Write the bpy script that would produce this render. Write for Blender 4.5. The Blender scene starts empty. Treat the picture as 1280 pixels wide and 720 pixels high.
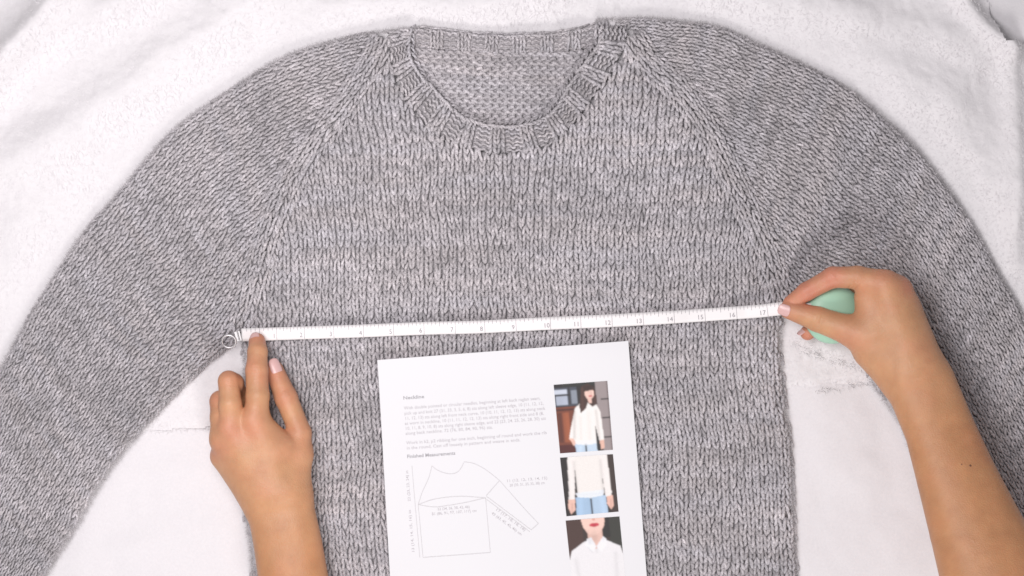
import bpy, math
import numpy as np
from mathutils import Vector

rng = np.random.default_rng(11)
S = 0.000667          # metres per unit used below (about 38 units to the inch on the tape)
HC = 1950.0           # camera height in units
sc = bpy.context.scene
COL = sc.collection

# ------------------------------------------------------------------ camera, world, lamps, exposure
cam_d = bpy.data.cameras.new("camera")
cam_d.sensor_width = 36.0
cam_d.lens = 18.0 / (640.0 / HC)
cam_d.clip_start = 0.05
cam_d.clip_end = 20.0
cam = bpy.data.objects.new("camera", cam_d)
cam.location = (0, 0, HC * S)
COL.objects.link(cam)
sc.camera = cam

world = bpy.data.worlds.new("World")
sc.world = world
world.use_nodes = True
bg = world.node_tree.nodes["Background"]
bg.inputs[0].default_value = (1.0, 0.965, 0.985, 1)
bg.inputs[1].default_value = 0.285

def area(name, loc, target, sx, sy, power, color):
    d = bpy.data.lights.new(name, 'AREA')
    d.shape = 'RECTANGLE'
    d.size, d.size_y = sx, sy
    d.energy = power
    d.color = color
    o = bpy.data.objects.new(name, d)
    o.location = loc
    o.rotation_euler = (Vector(target) - Vector(loc)).to_track_quat('-Z', 'Y').to_euler()
    COL.objects.link(o)
    return o

area("overhead_softbox", (-0.24, 0.10, 0.88), (-0.15, 0.06, 0), 0.46, 0.40, 6.25, (1.0, 0.965, 0.985))
area("side_window_light", (0.20, -1.14, 0.98), (-0.08, -0.02, 0), 0.34, 0.34, 8.6, (1.0, 0.97, 0.955))

sc.view_settings.view_transform = 'Standard'
sc.view_settings.look = 'None'
sc.view_settings.exposure = 0.0
sc.view_settings.gamma = 1.0
sc.view_settings.use_curve_mapping = False
sc.render.engine = 'CYCLES'
sc.cycles.max_bounces = 6
sc.cycles.diffuse_bounces = 4
sc.cycles.filter_width = 1.55

# ------------------------------------------------------------------ helpers
def W(p, K=1.0):
    p = np.asarray(p, dtype=np.float64)
    o = np.empty_like(p)
    o[..., 0] = (p[..., 0] - 640) * S * K
    o[..., 1] = (360 - p[..., 1]) * S * K
    o[..., 2] = p[..., 2] * S
    return o

def kz(z):
    return (HC - z) / HC

def seen(px, py, z):
    """joint whose picture position and height are known"""
    k = kz(z)
    return np.array([640 + (px - 640) * k, 360 + (py - 360) * k, z], dtype=np.float64)

def mesh_np(name, V, F, mat, parent=None, smooth=True, col=None, kind=None):
    """V (n,3) world metres; F (m,4) or (m,3) int"""
    V = np.asarray(V, dtype=np.float32)
    F = np.asarray(F, dtype=np.int32)
    me = bpy.data.meshes.new(name)
    me.vertices.add(len(V))
    me.vertices.foreach_set("co", V.ravel())
    k = F.shape[1]
    me.loops.add(F.size)
    me.loops.foreach_set("vertex_index", F.ravel())
    me.polygons.add(len(F))
    me.polygons.foreach_set("loop_start", np.arange(0, F.size, k, dtype=np.int32))
    me.polygons.foreach_set("use_smooth", np.full(len(F), smooth, dtype=bool))
    me.update(calc_edges=True)
    if col is not None:
        ca = me.color_attributes.new("Col", 'FLOAT_COLOR', 'POINT')
        c4 = np.ones((len(V), 4), dtype=np.float32)
        c4[:, :3] = col
        ca.data.foreach_set("color", c4.ravel())
    if mat: me.materials.append(mat)
    o = bpy.data.objects.new(name, me)
    COL.objects.link(o)
    if parent is not None:
        o.parent = parent
        if parent.type == 'EMPTY':
            o.location = -Vector(parent.location)
    if kind: o["kind"] = kind
    return o

def thing(name, label, cat, loc):
    o = bpy.data.objects.new(name, None)
    o.empty_display_size = 0.02
    o.location = loc
    COL.objects.link(o)
    o["label"] = label
    o["category"] = cat
    return o

def smooth(a, b, x):
    t = np.clip((x - a) / (b - a), 0, 1)
    return t * t * (3 - 2 * t)

def lattice_noise(x, y, scale, seed):
    r = np.random.default_rng(seed)
    n = 256
    L = r.random((n, n))
    fx = np.asarray(x) / scale + 1000.5
    fy = np.asarray(y) / scale + 1000.5
    ix = np.floor(fx).astype(int); iy = np.floor(fy).astype(int)
    tx = fx - ix; ty = fy - iy
    tx = tx * tx * (3 - 2 * tx); ty = ty * ty * (3 - 2 * ty)
    a = L[ix % n, iy % n]; b = L[(ix + 1) % n, iy % n]
    c = L[ix % n, (iy + 1) % n]; d = L[(ix + 1) % n, (iy + 1) % n]
    return (a * (1 - tx) + b * tx) * (1 - ty) + (c * (1 - tx) + d * tx) * ty - 0.5

def spline(pts, n_per=8):
    """Catmull-Rom through the points"""
    P = np.asarray(pts, dtype=np.float64)
    A = np.vstack([2 * P[0] - P[1], P, 2 * P[-1] - P[-2]])
    out = []
    for i in range(1, len(A) - 2):
        t = np.linspace(0, 1, n_per, endpoint=False)[:, None]
        p0, p1, p2, p3 = A[i - 1], A[i], A[i + 1], A[i + 2]
        out.append(0.5 * ((2 * p1) + (-p0 + p2) * t + (2 * p0 - 5 * p1 + 4 * p2 - p3) * t ** 2
                          + (-p0 + 3 * p1 - 3 * p2 + p3) * t ** 3))
    out.append(P[-1][None])
    return np.vstack(out)

def resample(pl, step):
    d = np.r_[0, np.cumsum(np.linalg.norm(np.diff(pl, axis=0), axis=1))]
    n = max(2, int(round(d[-1] / step)) + 1)
    s = np.linspace(0, d[-1], n)
    return np.stack([np.interp(s, d, pl[:, k]) for k in range(pl.shape[1])], 1)

def inside(poly, x, y):
    poly = np.asarray(poly)
    x = np.asarray(x); y = np.asarray(y)
    r = np.zeros(x.shape, dtype=bool)
    j = len(poly) - 1
    for i in range(len(poly)):
        xi, yi = poly[i]; xj, yj = poly[j]
        if yi != yj:
            r ^= ((yi > y) != (yj > y)) & (x < (xj - xi) * (y - yi) / (yj - yi) + xi)
        j = i
    return r

def dist_pl(pl, x, y):
    x = np.asarray(x, dtype=np.float32); y = np.asarray(y, dtype=np.float32)
    best = np.full(x.shape, 1e9, dtype=np.float32)
    for i in range(len(pl) - 1):
        ax, ay = pl[i]; bx, by = pl[i + 1]
        dx, dy = bx - ax, by - ay
        L = dx * dx + dy * dy + 1e-9
        t = np.clip(((x - ax) * dx + (y - ay) * dy) / L, 0, 1)
        best = np.minimum(best, (x - ax - t * dx) ** 2 + (y - ay - t * dy) ** 2)
    return np.sqrt(best)

# ------------------------------------------------------------------ materials
def new_mat(name):
    m = bpy.data.materials.new(name)
    m.use_nodes = True
    nt = m.node_tree
    return m, nt, nt.nodes["Principled BSDF"]

def N(nt, typ, **kw):
    n = nt.nodes.new(typ)
    for k, v in kw.items():
        setattr(n, k, v)
    return n

def simple(name, col, rough=0.6, metal=0.0, spec=0.5):
    m, nt, b = new_mat(name)
    b.inputs["Base Color"].default_value = (*col, 1)
    b.inputs["Roughness"].default_value = rough
    b.inputs["Metallic"].default_value = metal
    b.inputs["Specular IOR Level"].default_value = spec
    return m

def yarn_material():
    m, nt, b = new_mat("heather_wool")
    at = N(nt, "ShaderNodeAttribute", attribute_name="Col")
    tc = N(nt, "ShaderNodeTexCoord")
    n1 = N(nt, "ShaderNodeTexNoise")
    n1.inputs["Scale"].default_value = 950
    n1.inputs["Detail"].default_value = 3
    n1.inputs["Roughness"].default_value = 0.7
    nt.links.new(tc.outputs["Object"], n1.inputs["Vector"])
    mr = N(nt, "ShaderNodeMapRange")
    mr.inputs[1].default_value = 0.3; mr.inputs[2].default_value = 0.7
    mr.inputs[3].default_value = 0.50; mr.inputs[4].default_value = 1.48
    nt.links.new(n1.outputs["Fac"], mr.inputs[0])
    mx = N(nt, "ShaderNodeVectorMath", operation='SCALE')
    nt.links.new(at.outputs["Color"], mx.inputs[0])
    nt.links.new(mr.outputs[0], mx.inputs["Scale"])
    nt.links.new(mx.outputs[0], b.inputs["Base Color"])
    b.inputs["Roughness"].default_value = 0.62
    b.inputs["Specular IOR Level"].default_value = 0.45
    b.inputs["Sheen Weight"].default_value = 0.10
    b.inputs["Sheen Roughness"].default_value = 0.6
    bp = N(nt, "ShaderNodeBump")
    bp.inputs["Strength"].default_value = 0.6
    bp.inputs["Distance"].default_value = 0.0006
    nt.links.new(n1.outputs["Fac"], bp.inputs["Height"])
    nt.links.new(bp.outputs[0], b.inputs["Normal"])
    return m
M_YARN = yarn_material()

def cloth_material(name, col, scale, bump, dist, sheen=0.15):
    m, nt, b = new_mat(name)
    tc = N(nt, "ShaderNodeTexCoord")
    n1 = N(nt, "ShaderNodeTexNoise")
    n1.inputs["Scale"].default_value = scale
    n1.inputs["Detail"].default_value = 5
    n1.inputs["Roughness"].default_value = 0.75
    nt.links.new(tc.outputs["Object"], n1.inputs["Vector"])
    cr = N(nt, "ShaderNodeMapRange")
    cr.inputs[1].default_value = 0.25; cr.inputs[2].default_value = 0.75
    cr.inputs[3].default_value = 0.95; cr.inputs[4].default_value = 1.03
    nt.links.new(n1.outputs["Fac"], cr.inputs[0])
    mx = N(nt, "ShaderNodeVectorMath", operation='SCALE')
    mx.inputs[0].default_value = col
    nt.links.new(cr.outputs[0], mx.inputs["Scale"])
    nt.links.new(mx.outputs[0], b.inputs["Base Color"])
    b.inputs["Roughness"].default_value = 0.95
    b.inputs["Specular IOR Level"].default_value = 0.1
    b.inputs["Sheen Weight"].default_value = sheen
    bp = N(nt, "ShaderNodeBump")
    bp.inputs["Strength"].default_value = bump
    bp.inputs["Distance"].default_value = dist
    nt.links.new(n1.outputs["Fac"], bp.inputs["Height"])
    nt.links.new(bp.outputs[0], b.inputs["Normal"])
    return m
M_PLUSH = cloth_material("white_plush", (0.85, 0.825, 0.84), 260, 0.45, 0.0012)
M_SHEET = cloth_material("white_cotton", (0.83, 0.805, 0.825), 420, 0.4, 0.0007, 0.1)

def skin_material():
    m, nt, b = new_mat("skin")
    at = N(nt, "ShaderNodeAttribute", attribute_name="Col")
    tc = N(nt, "ShaderNodeTexCoord")
    n1 = N(nt, "ShaderNodeTexNoise")
    n1.inputs["Scale"].default_value = 70
    n1.inputs["Detail"].default_value = 4
    nt.links.new(tc.outputs["Object"], n1.inputs["Vector"])
    mr = N(nt, "ShaderNodeMapRange")
    mr.inputs[1].default_value = 0.3; mr.inputs[2].default_value = 0.7
    mr.inputs[3].default_value = 0.93; mr.inputs[4].default_value = 1.07
    nt.links.new(n1.outputs["Fac"], mr.inputs[0])
    mx = N(nt, "ShaderNodeVectorMath", operation='SCALE')
    nt.links.new(at.outputs["Color"], mx.inputs[0])
    nt.links.new(mr.outputs[0], mx.inputs["Scale"])
    nt.links.new(mx.outputs[0], b.inputs["Base Color"])
    b.inputs["Roughness"].default_value = 0.43
    b.inputs["Specular IOR Level"].default_value = 0.42
    b.inputs["Subsurface Weight"].default_value = 0.12
    b.inputs["Subsurface Radius"].default_value = (0.006, 0.0022, 0.0012)
    b.inputs["Subsurface Scale"].default_value = 0.5
    vo = N(nt, "ShaderNodeTexVoronoi")
    vo.inputs["Scale"].default_value = 1100
    nt.links.new(tc.outputs["Object"], vo.inputs["Vector"])
    n2 = N(nt, "ShaderNodeTexNoise")
    n2.inputs["Scale"].default_value = 320
    n2.inputs["Detail"].default_value = 4
    nt.links.new(tc.outputs["Object"], n2.inputs["Vector"])
    wv_ = N(nt, "ShaderNodeTexVoronoi", feature='DISTANCE_TO_EDGE')
    wv_.inputs["Scale"].default_value = 420
    nt.links.new(tc.outputs["Object"], wv_.inputs["Vector"])
    ad0 = N(nt, "ShaderNodeMath", operation='ADD')
    ad = N(nt, "ShaderNodeMath", operation='ADD')
    nt.links.new(vo.outputs["Distance"], ad0.inputs[0])
    nt.links.new(wv_.outputs["Distance"], ad0.inputs[1])
    nt.links.new(ad0.outputs[0], ad.inputs[0])
    nt.links.new(n2.outputs["Fac"], ad.inputs[1])
    bp = N(nt, "ShaderNodeBump")
    bp.inputs["Strength"].default_value = 0.38
    bp.inputs["Distance"].default_value = 0.0004
    nt.links.new(ad.outputs[0], bp.inputs["Height"])
    nt.links.new(bp.outputs[0], b.inputs["Normal"])
    return m
M_SKIN = skin_material()
M_NAIL = simple("nail", (0.72, 0.46, 0.44), 0.28)
M_NAILTIP = simple("nail_tip", (0.85, 0.78, 0.74), 0.3)
M_MOLE = simple("mole", (0.17, 0.075, 0.045), 0.6)
M_PAPER = simple("paper", (0.80, 0.795, 0.815), 0.7, 0, 0.2)
M_INK = simple("ink", (0.56, 0.535, 0.56), 0.8, 0, 0.1)
M_INKL = simple("pale_ink", (0.65, 0.635, 0.65), 0.8, 0, 0.1)
M_INKD = simple("bold_ink", (0.42, 0.41, 0.43), 0.8, 0, 0.1)
M_TAPE = simple("tape_fabric", (0.90, 0.87, 0.87), 0.45, 0, 0.4)
M_MARK = simple("tape_print", (0.36, 0.34, 0.36), 0.6, 0, 0.2)
M_METAL = simple("nickel", (0.36, 0.35, 0.35), 0.45, 1.0)
M_MINT = simple("mint_plastic", (0.43, 0.71, 0.54), 0.42, 0, 0.4)
def print_material():
    m, nt, b = new_mat("photo_print")
    at = N(nt, "ShaderNodeAttribute", attribute_name="Col")
    nt.links.new(at.outputs["Color"], b.inputs["Base Color"])
    b.inputs["Roughness"].default_value = 0.6
    b.inputs["Specular IOR Level"].default_value = 0.2
    return m
M_PRINT = print_material()

# ------------------------------------------------------------------ outlines of the sweater (units)
LO = [(600, 16), (560, 22), (527, 33), (476, 38), (426, 47), (353, 70), (283, 113), (213, 163), (146, 240), (100, 293), (67, 343), (33, 397), (0, 457), (-35, 525), (-75, 610), (-120, 720), (-160, 830)]
LI = [(660, 185), (600, 200), (560, 212), (520, 228), (474, 252), (415, 285), (365, 325), (328, 370), (290, 428), (252, 460), (207, 505), (163, 553), (126, 603), (92, 662), (55, 722), (0, 830), (-40, 930)]
RO = [(690, 14), (746, 23), (800, 21), (853, 25), (903, 33), (953, 55), (1003, 78), (1066, 113), (1106, 147), (1143, 180), (1190, 240), (1223, 290), (1250, 340), (1280, 392), (1320, 480), (1350, 560), (1400, 700), (1440, 820)]
RI = [(640, 225), (690, 232), (745, 240), (800, 255), (850, 275), (890, 300), (925, 325), (955, 355), (985, 390), (1032, 406), (1078, 440), (1094, 482), (1126, 530), (1152, 590), (1190, 660), (1235, 735), (1290, 850), (1320, 960)]
RAGL = [(480, 52), (468, 78), (450, 106), (422, 143), (397, 172), (373, 207), (353, 247), (338, 287), (326, 327), (314, 368), (303, 415)]
RAGR = [(792, 50), (812, 78), (845, 107), (872, 141), (893, 176), (912, 215), (932, 256), (952, 300), (968, 345), (981, 388)]
NECK = [(519, 36), (514, 54), (518, 75), (529, 93), (543, 107), (560, 125), (580, 143), (606, 152), (639, 155), (666, 150), (688, 138), (700, 120), (711, 101), (722, 85), (734, 70), (745, 54), (748, 34)]
SEAM = [(484, 38), (489, 72), (501, 110), (522, 145), (548, 168), (579, 185), (612, 190), (640, 191), (668, 187), (694, 177), (724, 146), (744, 118), (762, 92), (777, 66), (786, 32)]
BL = [(303, 415), (305, 500), (306, 640), (314, 720), (322, 940)]
BR = [(981, 388), (977, 425), (979, 475), (984, 520), (989, 563), (996, 720), (1004, 940)]
LOs, LIs, ROs, RIs = [spline(c, 8) for c in (LO, LI, RO, RI)]
RAGLs, RAGRs, NECKs, SEAMs, BLs, BRs = [spline(c, 6) for c in (RAGL, RAGR, NECK, SEAM, BL, BR)]
iL = 2 * 8; aL = 8 * 8
iR = 1 * 8; aR = 8 * 8
left_outer = LOs[iL:]; left_under = LIs[aL:]
right_outer = ROs[iR:]; right_under = RIs[aR:]
POLY_BODY = np.vstack([BLs[::-1], RAGLs[::-1], SEAMs, RAGRs, BRs])
POLY_LS = np.vstack([left_outer, left_under[::-1], RAGLs[::-1], [(484, 38)]])
POLY_RS = np.vstack([right_outer, right_under[::-1], RAGRs[::-1], [(787, 32)]])
POLY_COLLAR = np.vstack([NECKs, SEAMs[::-1]])
EDGES = [left_outer, left_under, right_outer, right_under, NECKs, BLs, BRs, np.array([(519, 36), (527, 33)]), np.array([(748, 34), (746, 23)])]

# height raster of the front layer
GX0, GY0, GS = -180, -40, 2.0
gx = np.arange(GX0, 1460, GS); gy = np.arange(GY0, 960, GS)
XX, YY = np.meshgrid(gx, gy)
DE = np.full(XX.shape, 1e9, dtype=np.float32)
for e in EDGES:
    DE = np.minimum(DE, dist_pl(e, XX, YY))
IN = inside(POLY_BODY, XX, YY) | inside(POLY_LS, XX, YY) | inside(POLY_RS, XX, YY) | inside(POLY_COLLAR, XX, YY)
DS = np.where(IN, DE, -DE)                       # signed distance, positive inside
w = 15.0
q = np.clip(DE / w, 0, 1)
HT = 13.0 * np.sqrt(np.clip(1 - (1 - q) ** 2, 0, 1))
DN = dist_pl(NECKs, XX, YY)
HT = np.maximum(HT, np.where(DN < 30, 7.5 + 5.5 * np.sqrt(np.clip(1 - (1 - np.clip(DN / 9, 0, 1)) ** 2, 0, 1)), 0))
HT += 4.5 * lattice_noise(XX, YY, 62, 3) * np.clip(DE / 40, 0, 1) + 2.0 * lattice_noise(XX, YY, 27, 4) * np.clip(DE / 25, 0, 1)
for R in (RAGLs, RAGRs):
    dr = dist_pl(R, XX, YY)
    HT += (4.4 * np.exp(-(dr / 10) ** 2) - 3.4 * np.exp(-((dr - 19) / 5) ** 2)) * np.clip(DE / 15, 0, 1)
dsm = dist_pl(SEAMs, XX, YY)
HT += -0.3 * np.exp(-(dsm / 4) ** 2) + np.where(inside(POLY_COLLAR, XX, YY), 0.0, 0) * np.clip(dsm / 6, 0, 1)
# a slack fold near each armpit
for (p0, p1, ww, a) in [((262, 398), (330, 404), 7, 4.0), ((250, 425), (290, 395), 8, 3.0), ((970, 380), (1040, 350), 9, 3.0)]:
    dd = dist_pl(np.array([p0, p1], float), XX, YY)
    HT += a * np.exp(-(dd / ww) ** 2) * np.clip(DE / 10, 0, 1)
HT += 4.0 * np.exp(-((XX - 756) / 12) ** 2 - ((YY - 42) / 22) ** 2) * np.clip(DE / 6, 0, 1) + 2.5 * np.exp(-((XX - 510) / 9) ** 2 - ((YY - 46) / 16) ** 2) * np.clip(DE / 6, 0, 1)
HT = np.where(IN, HT, 0)

POLY_NECK = np.vstack([NECKs, [(746, 23), (726, 36), (693, 42), (639, 44), (586, 42), (533, 36)]])
COV = np.where(inside(POLY_NECK, XX, YY), 10.0, DS)

def sample(A, x, y):
    fx = np.clip((np.asarray(x) - GX0) / GS, 0, A.shape[1] - 1.001)
    fy = np.clip((np.asarray(y) - GY0) / GS, 0, A.shape[0] - 1.001)
    ix = fx.astype(int); iy = fy.astype(int)
    tx = fx - ix; ty = fy - iy
    return (A[iy, ix] * (1 - tx) + A[iy, ix + 1] * tx) * (1 - ty) + (A[iy + 1, ix] * (1 - tx) + A[iy + 1, ix + 1] * tx) * ty

def back_height(x, y):
    """inside of the back: panel and standing back neckband"""
    x = np.asarray(x, float); y = np.asarray(y, float)
    top = np.interp(x, [505, 533, 586, 639, 693, 726, 755], [33, 35, 41, 43, 41, 35, 24])
    seam = np.interp(x, [505, 516, 586, 639, 693, 743, 755], [56, 58, 64, 67, 64, 57, 55])
    s = np.clip((seam - y) / (seam - top), 0, 1)
    z = 2.5 + 7.5 * np.sin(np.clip(s, 0, 1) * math.pi * 0.80) - 1.2 * np.exp(-((y - seam) / 3) ** 2)
    z = z - 4.0 * smooth(722, 742, x) * (y < 75) - 3.0 * smooth(532, 518, x) * (y < 60)
    return z - 0.2 + 1.5 * lattice_noise(x, y, 30, 8)

# ------------------------------------------------------------------ stitches
NR, NS = 6, 6
TH = np.arange(NS) / NS * 2 * math.pi
TAU = np.linspace(0, 1, NR)
def strands(C2, V2, U2, lu, lv, ln, rad, hfun, lift):
    """C2 centre, V2 unit row direction, U2 unit column direction (N,2); lu, lv, ln, rad (N,NR) local centreline; returns V,F"""
    n = len(C2)
    X = C2[:, None, 0] + U2[:, None, 0] * lu + V2[:, None, 0] * lv
    Y = C2[:, None, 1] + U2[:, None, 1] * lu + V2[:, None, 1] * lv
    e = 1.5
    Z = hfun(X, Y)
    gxv = (hfun(X + e, Y) - hfun(X - e, Y)) / (2 * e)
    gyv = (hfun(X, Y + e) - hfun(X, Y - e)) / (2 * e)
    gl = np.maximum(1, np.sqrt(gxv ** 2 + gyv ** 2) / 1.6)
    nn = np.stack([-gxv / gl, -gyv / gl, np.ones_like(gxv)], -1)
    nn /= np.linalg.norm(nn, axis=-1, keepdims=True)
    P = np.stack([X, Y, Z], -1) + nn * (ln + lift)[..., None]
    T = np.gradient(P, axis=1)
    T /= np.linalg.norm(T, axis=-1, keepdims=True) + 1e-9
    B = np.cross(T, nn)
    B /= np.linalg.norm(B, axis=-1, keepdims=True) + 1e-9
    N2 = np.cross(B, T)
    ring = (P[:, :, None, :] + rad[..., None, None] * (np.cos(TH)[None, None, :, None] * B[:, :, None, :]
            + np.sin(TH)[None, None, :, None] * N2[:, :, None, :]))
    Vv = ring.reshape(-1, 3)
    base = (np.arange(n) * NR * NS)[:, None, None]
    r = (np.arange(NR - 1) * NS)[None, :, None]
    k = np.arange(NS)[None, None, :]
    k2 = (k + 1) % NS
    F = np.stack([base + r + k, base + r + k2, base + r + NS + k2, base + r + NS + k], -1).reshape(-1, 4)
    return Vv, F

GREYS = np.array([0.500, 0.472, 0.490])
def yarn_colour(n, rowkey, colpos, seed):
    """heathered grey: long streaks along each row of yarn plus differences from loop to loop"""
    a = lattice_noise(colpos, rowkey * 37.0, 4.0, seed) * 0.26 + lattice_noise(colpos, rowkey * 11.0, 17.0, seed + 1) * 0.24
    b = rng.normal(0, 0.07, n) + 0.20 * lattice_noise(colpos, rowkey, 13.0, seed + 3)
    g = np.clip(1.0 + a * 0.85 + b, 0.45, 1.5)
    c = g[:, None] * GREYS[None]
    tint = lattice_noise(colpos, rowkey * 5.0, 9.0, seed + 2)
    c[:, 0] *= 1 + 0.03 * tint; c[:, 2] *= 1 - 0.035 * tint
    return np.clip(c, 0.02, 0.9)

def add_knit(acc, C, V, U, wd, rh, rowkey, colpos, hfun, seed, lift=0.0, rscale=1.0):
    """two slanting legs per stitch, meeting towards the neck"""
    n = len(C)
    if not n: return
    col = yarn_colour(n, rowkey, colpos, seed)
    for s in (-1, 1):
        jit = rng.normal(0, 1, (n, 4))
        lu = s * wd[:, None] * (0.10 + 0.30 * TAU[None] ** 0.8) + 0.45 * jit[:, 0:1] + 0.5 * jit[:, 3:4] * (TAU[None] - 0.5)
        lv = rh[:, None] * (-0.70 + 1.40 * TAU[None]) * (1 + 0.05 * jit[:, 1:2]) + 0.8 * jit[:, 2:3]
        ln = 3.2 * np.sin(math.pi * (0.06 + 0.88 * TAU[None])) - 2.6 + 0.45 * jit[:, 1:2]
        rad = rscale * wd[:, None] * 0.212 * (0.40 + 0.60 * np.sin(math.pi * (0.06 + 0.88 * TAU[None])) ** 0.7)
        rad = rad * (1 + 0.06 * rng.normal(0, 1, (n, 1)))
        v, f = strands(C, V, U, lu, lv, ln + np.zeros((n, NR)), rad + np.zeros((n, NR)), hfun, lift)
        cc = np.clip(col * (1 + rng.normal(0, 0.065, (n, 1))), 0.02, 0.9)
        acc.append((v, f, np.repeat(cc, NR * NS, axis=0)))

def add_purl(acc, C, V, U, wd, rh, rowkey, colpos, hfun, seed, lift=0.0, amp=1.0):
    """one arched bump lying across the column, and the dip beside it"""
    n = len(C)
    if not n: return
    col = yarn_colour(n, rowkey, colpos, seed)
    for ph in (0, 1):
        jit = rng.normal(0, 1, (n, 3))
        t = TAU[None] * 2 - 1
        sg = -1 if ph == 0 else 1
        lu = wd[:, None] * (0.36 * t + (0.0 if ph == 0 else 0.5)) + 0.35 * jit[:, 0:1]
        lv = rh[:, None] * sg * amp * (0.50 * (1 - np.abs(t) ** 2.2) - 0.22) + 0.4 * jit[:, 1:2]
        ln = (3.4 if ph == 0 else 2.2) * (1 - t ** 2) - 2.2 + 0.25 * jit[:, 2:3]
        rad = rh[:, None] * 0.285 * (0.36 + 0.64 * np.sqrt(np.clip(1 - (0.97 * t) ** 2, 0, 1)))
        v, f = strands(C, V, U, lu + np.zeros((n, NR)), lv, ln, rad, hfun, lift)
        cc = np.clip(col * (1 + rng.normal(0, 0.065, (n, 1))), 0.02, 0.9)
        acc.append((v, f, np.repeat(cc, NR * NS, axis=0)))

def flush(acc, name, parent, K):
    off = 0; Vs = []; Fs = []; Cs = []
    for v, f, c in acc:
        Vs.append(v); Fs.append(f + off); Cs.append(c); off += len(v)
    return mesh_np(name, W(np.vstack(Vs), K), np.vstack(Fs), M_YARN, parent, True, np.vstack(Cs), "stuff")

hf = lambda x, y: sample(HT, x, y)
KS = kz(12.0)

def sheet(name, mask_fn, hfun, parent, drop, box, step=4.0, K=KS):
    """knitted cloth under the loops"""
    x = np.arange(box[0], box[2] + step, step); y = np.arange(box[1], box[3] + step, step)
    X, Y = np.meshgrid(x, y)
    Mk = mask_fn(X, Y)
    Z = np.maximum(hfun(X, Y) - drop, 0.4)
    n = X.shape
    idx = np.arange(X.size).reshape(n)
    full = Mk[:-1, :-1] & Mk[1:, :-1] & Mk[:-1, 1:] & Mk[1:, 1:]
    F = np.stack([idx[:-1, :-1][full], idx[1:, :-1][full], idx[1:, 1:][full], idx[:-1, 1:][full]], -1)
    used = np.unique(F)
    re = np.zeros(X.size, int); re[used] = np.arange(len(used))
    V = np.stack([X.ravel(), Y.ravel(), Z.ravel()], -1)[used]
    c = np.tile(GREYS * 0.85, (len(V), 1))
    o = mesh_np(name, W(V, K), re[F], M_YARN, parent, True, c)
    sol = o.modifiers.new("thickness", 'SOLIDIFY'); sol.thickness = 0.0012; sol.offset = -1
    return o

sweater = thing("sweater", "grey heather knitted raglan sweater lying flat with its sleeves spread", "sweater", (0, 0, 0))

# --- body front
body = sheet("front_body", lambda x, y: inside(POLY_BODY, x, y) & (sample(DS, x, y) > 4.5), hf, sweater, 4.6, (290, 30, 1010, 800))
acc = []
CW, RH = 9.9, 7.1
def body_map(i, j):
    y = 40 + j * RH
    u = i * CW
    k = 1 + 0.00055 * np.clip(300 - y, 0, None) ** 1.0
    xl = np.interp(y, BLs[:, 1], BLs[:, 0]); xr = np.interp(y, BRs[:, 1], BRs[:, 0])
    bl = smooth(360, 440, y)
    mid = 640 * (1 - bl) + bl * (xl + xr) / 2; k = k * (1 - bl) + bl * (xr - xl) / 2 / 336.6
    edge = 1 - smooth(270, 325, np.abs(u)) * bl
    x = mid + u * k + 5 * edge * lattice_noise(u, y, 75, 21) + 3.4 * edge * lattice_noise(u, y, 27, 22) + 1.8 * lattice_noise(u, y, 12, 26)
    yy = y + 6 * lattice_noise(u, y, 90, 23) + 2.6 * lattice_noise(u, y, 24, 24) + 1.4 * lattice_noise(u, y, 11, 27) + 0.00006 * u * u
    return x, yy
I, J = np.meshgrid(np.arange(-42, 43), np.arange(0, 109))
I = I.ravel().astype(float); J = J.ravel().astype(float)
def place(mapf, I, J, keep, flip=1):
    x, y = mapf(I, J)
    k = keep(x, y)
    I, J, x, y = I[k], J[k], x[k], y[k]
    x2, y2 = mapf(I, J + 0.5); x1, y1 = mapf(I, J - 0.5)
    V = np.stack([x2 - x1, y2 - y1], -1); rh = np.linalg.norm(V, axis=1); V /= rh[:, None]
    x2, y2 = mapf(I + 0.5, J); x1, y1 = mapf(I - 0.5, J)
    Uv = np.stack([x2 - x1, y2 - y1], -1); wd = np.linalg.norm(Uv, axis=1); U = Uv / wd[:, None]
    return np.stack([x, y], -1), V * flip, U, np.clip(wd, 5.5, 14), np.clip(rh, 4.6, 11), I, J
dRL = lambda x, y: np.minimum(dist_pl(RAGLs, x, y), dist_pl(RAGRs, x, y))
keep_body = lambda x, y: inside(POLY_BODY, x, y) & (dRL(x, y) > 15) & (dist_pl(SEAMs, x, y) > 0.3) & (y < 760)
C, V, U, wd, rh, I_, J_ = place(body_map, I, J, keep_body)
add_knit(acc, C, V, U, wd, rh, J_, I_, hf, 100)
flush(acc, "body_stitches", body, KS)

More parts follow.
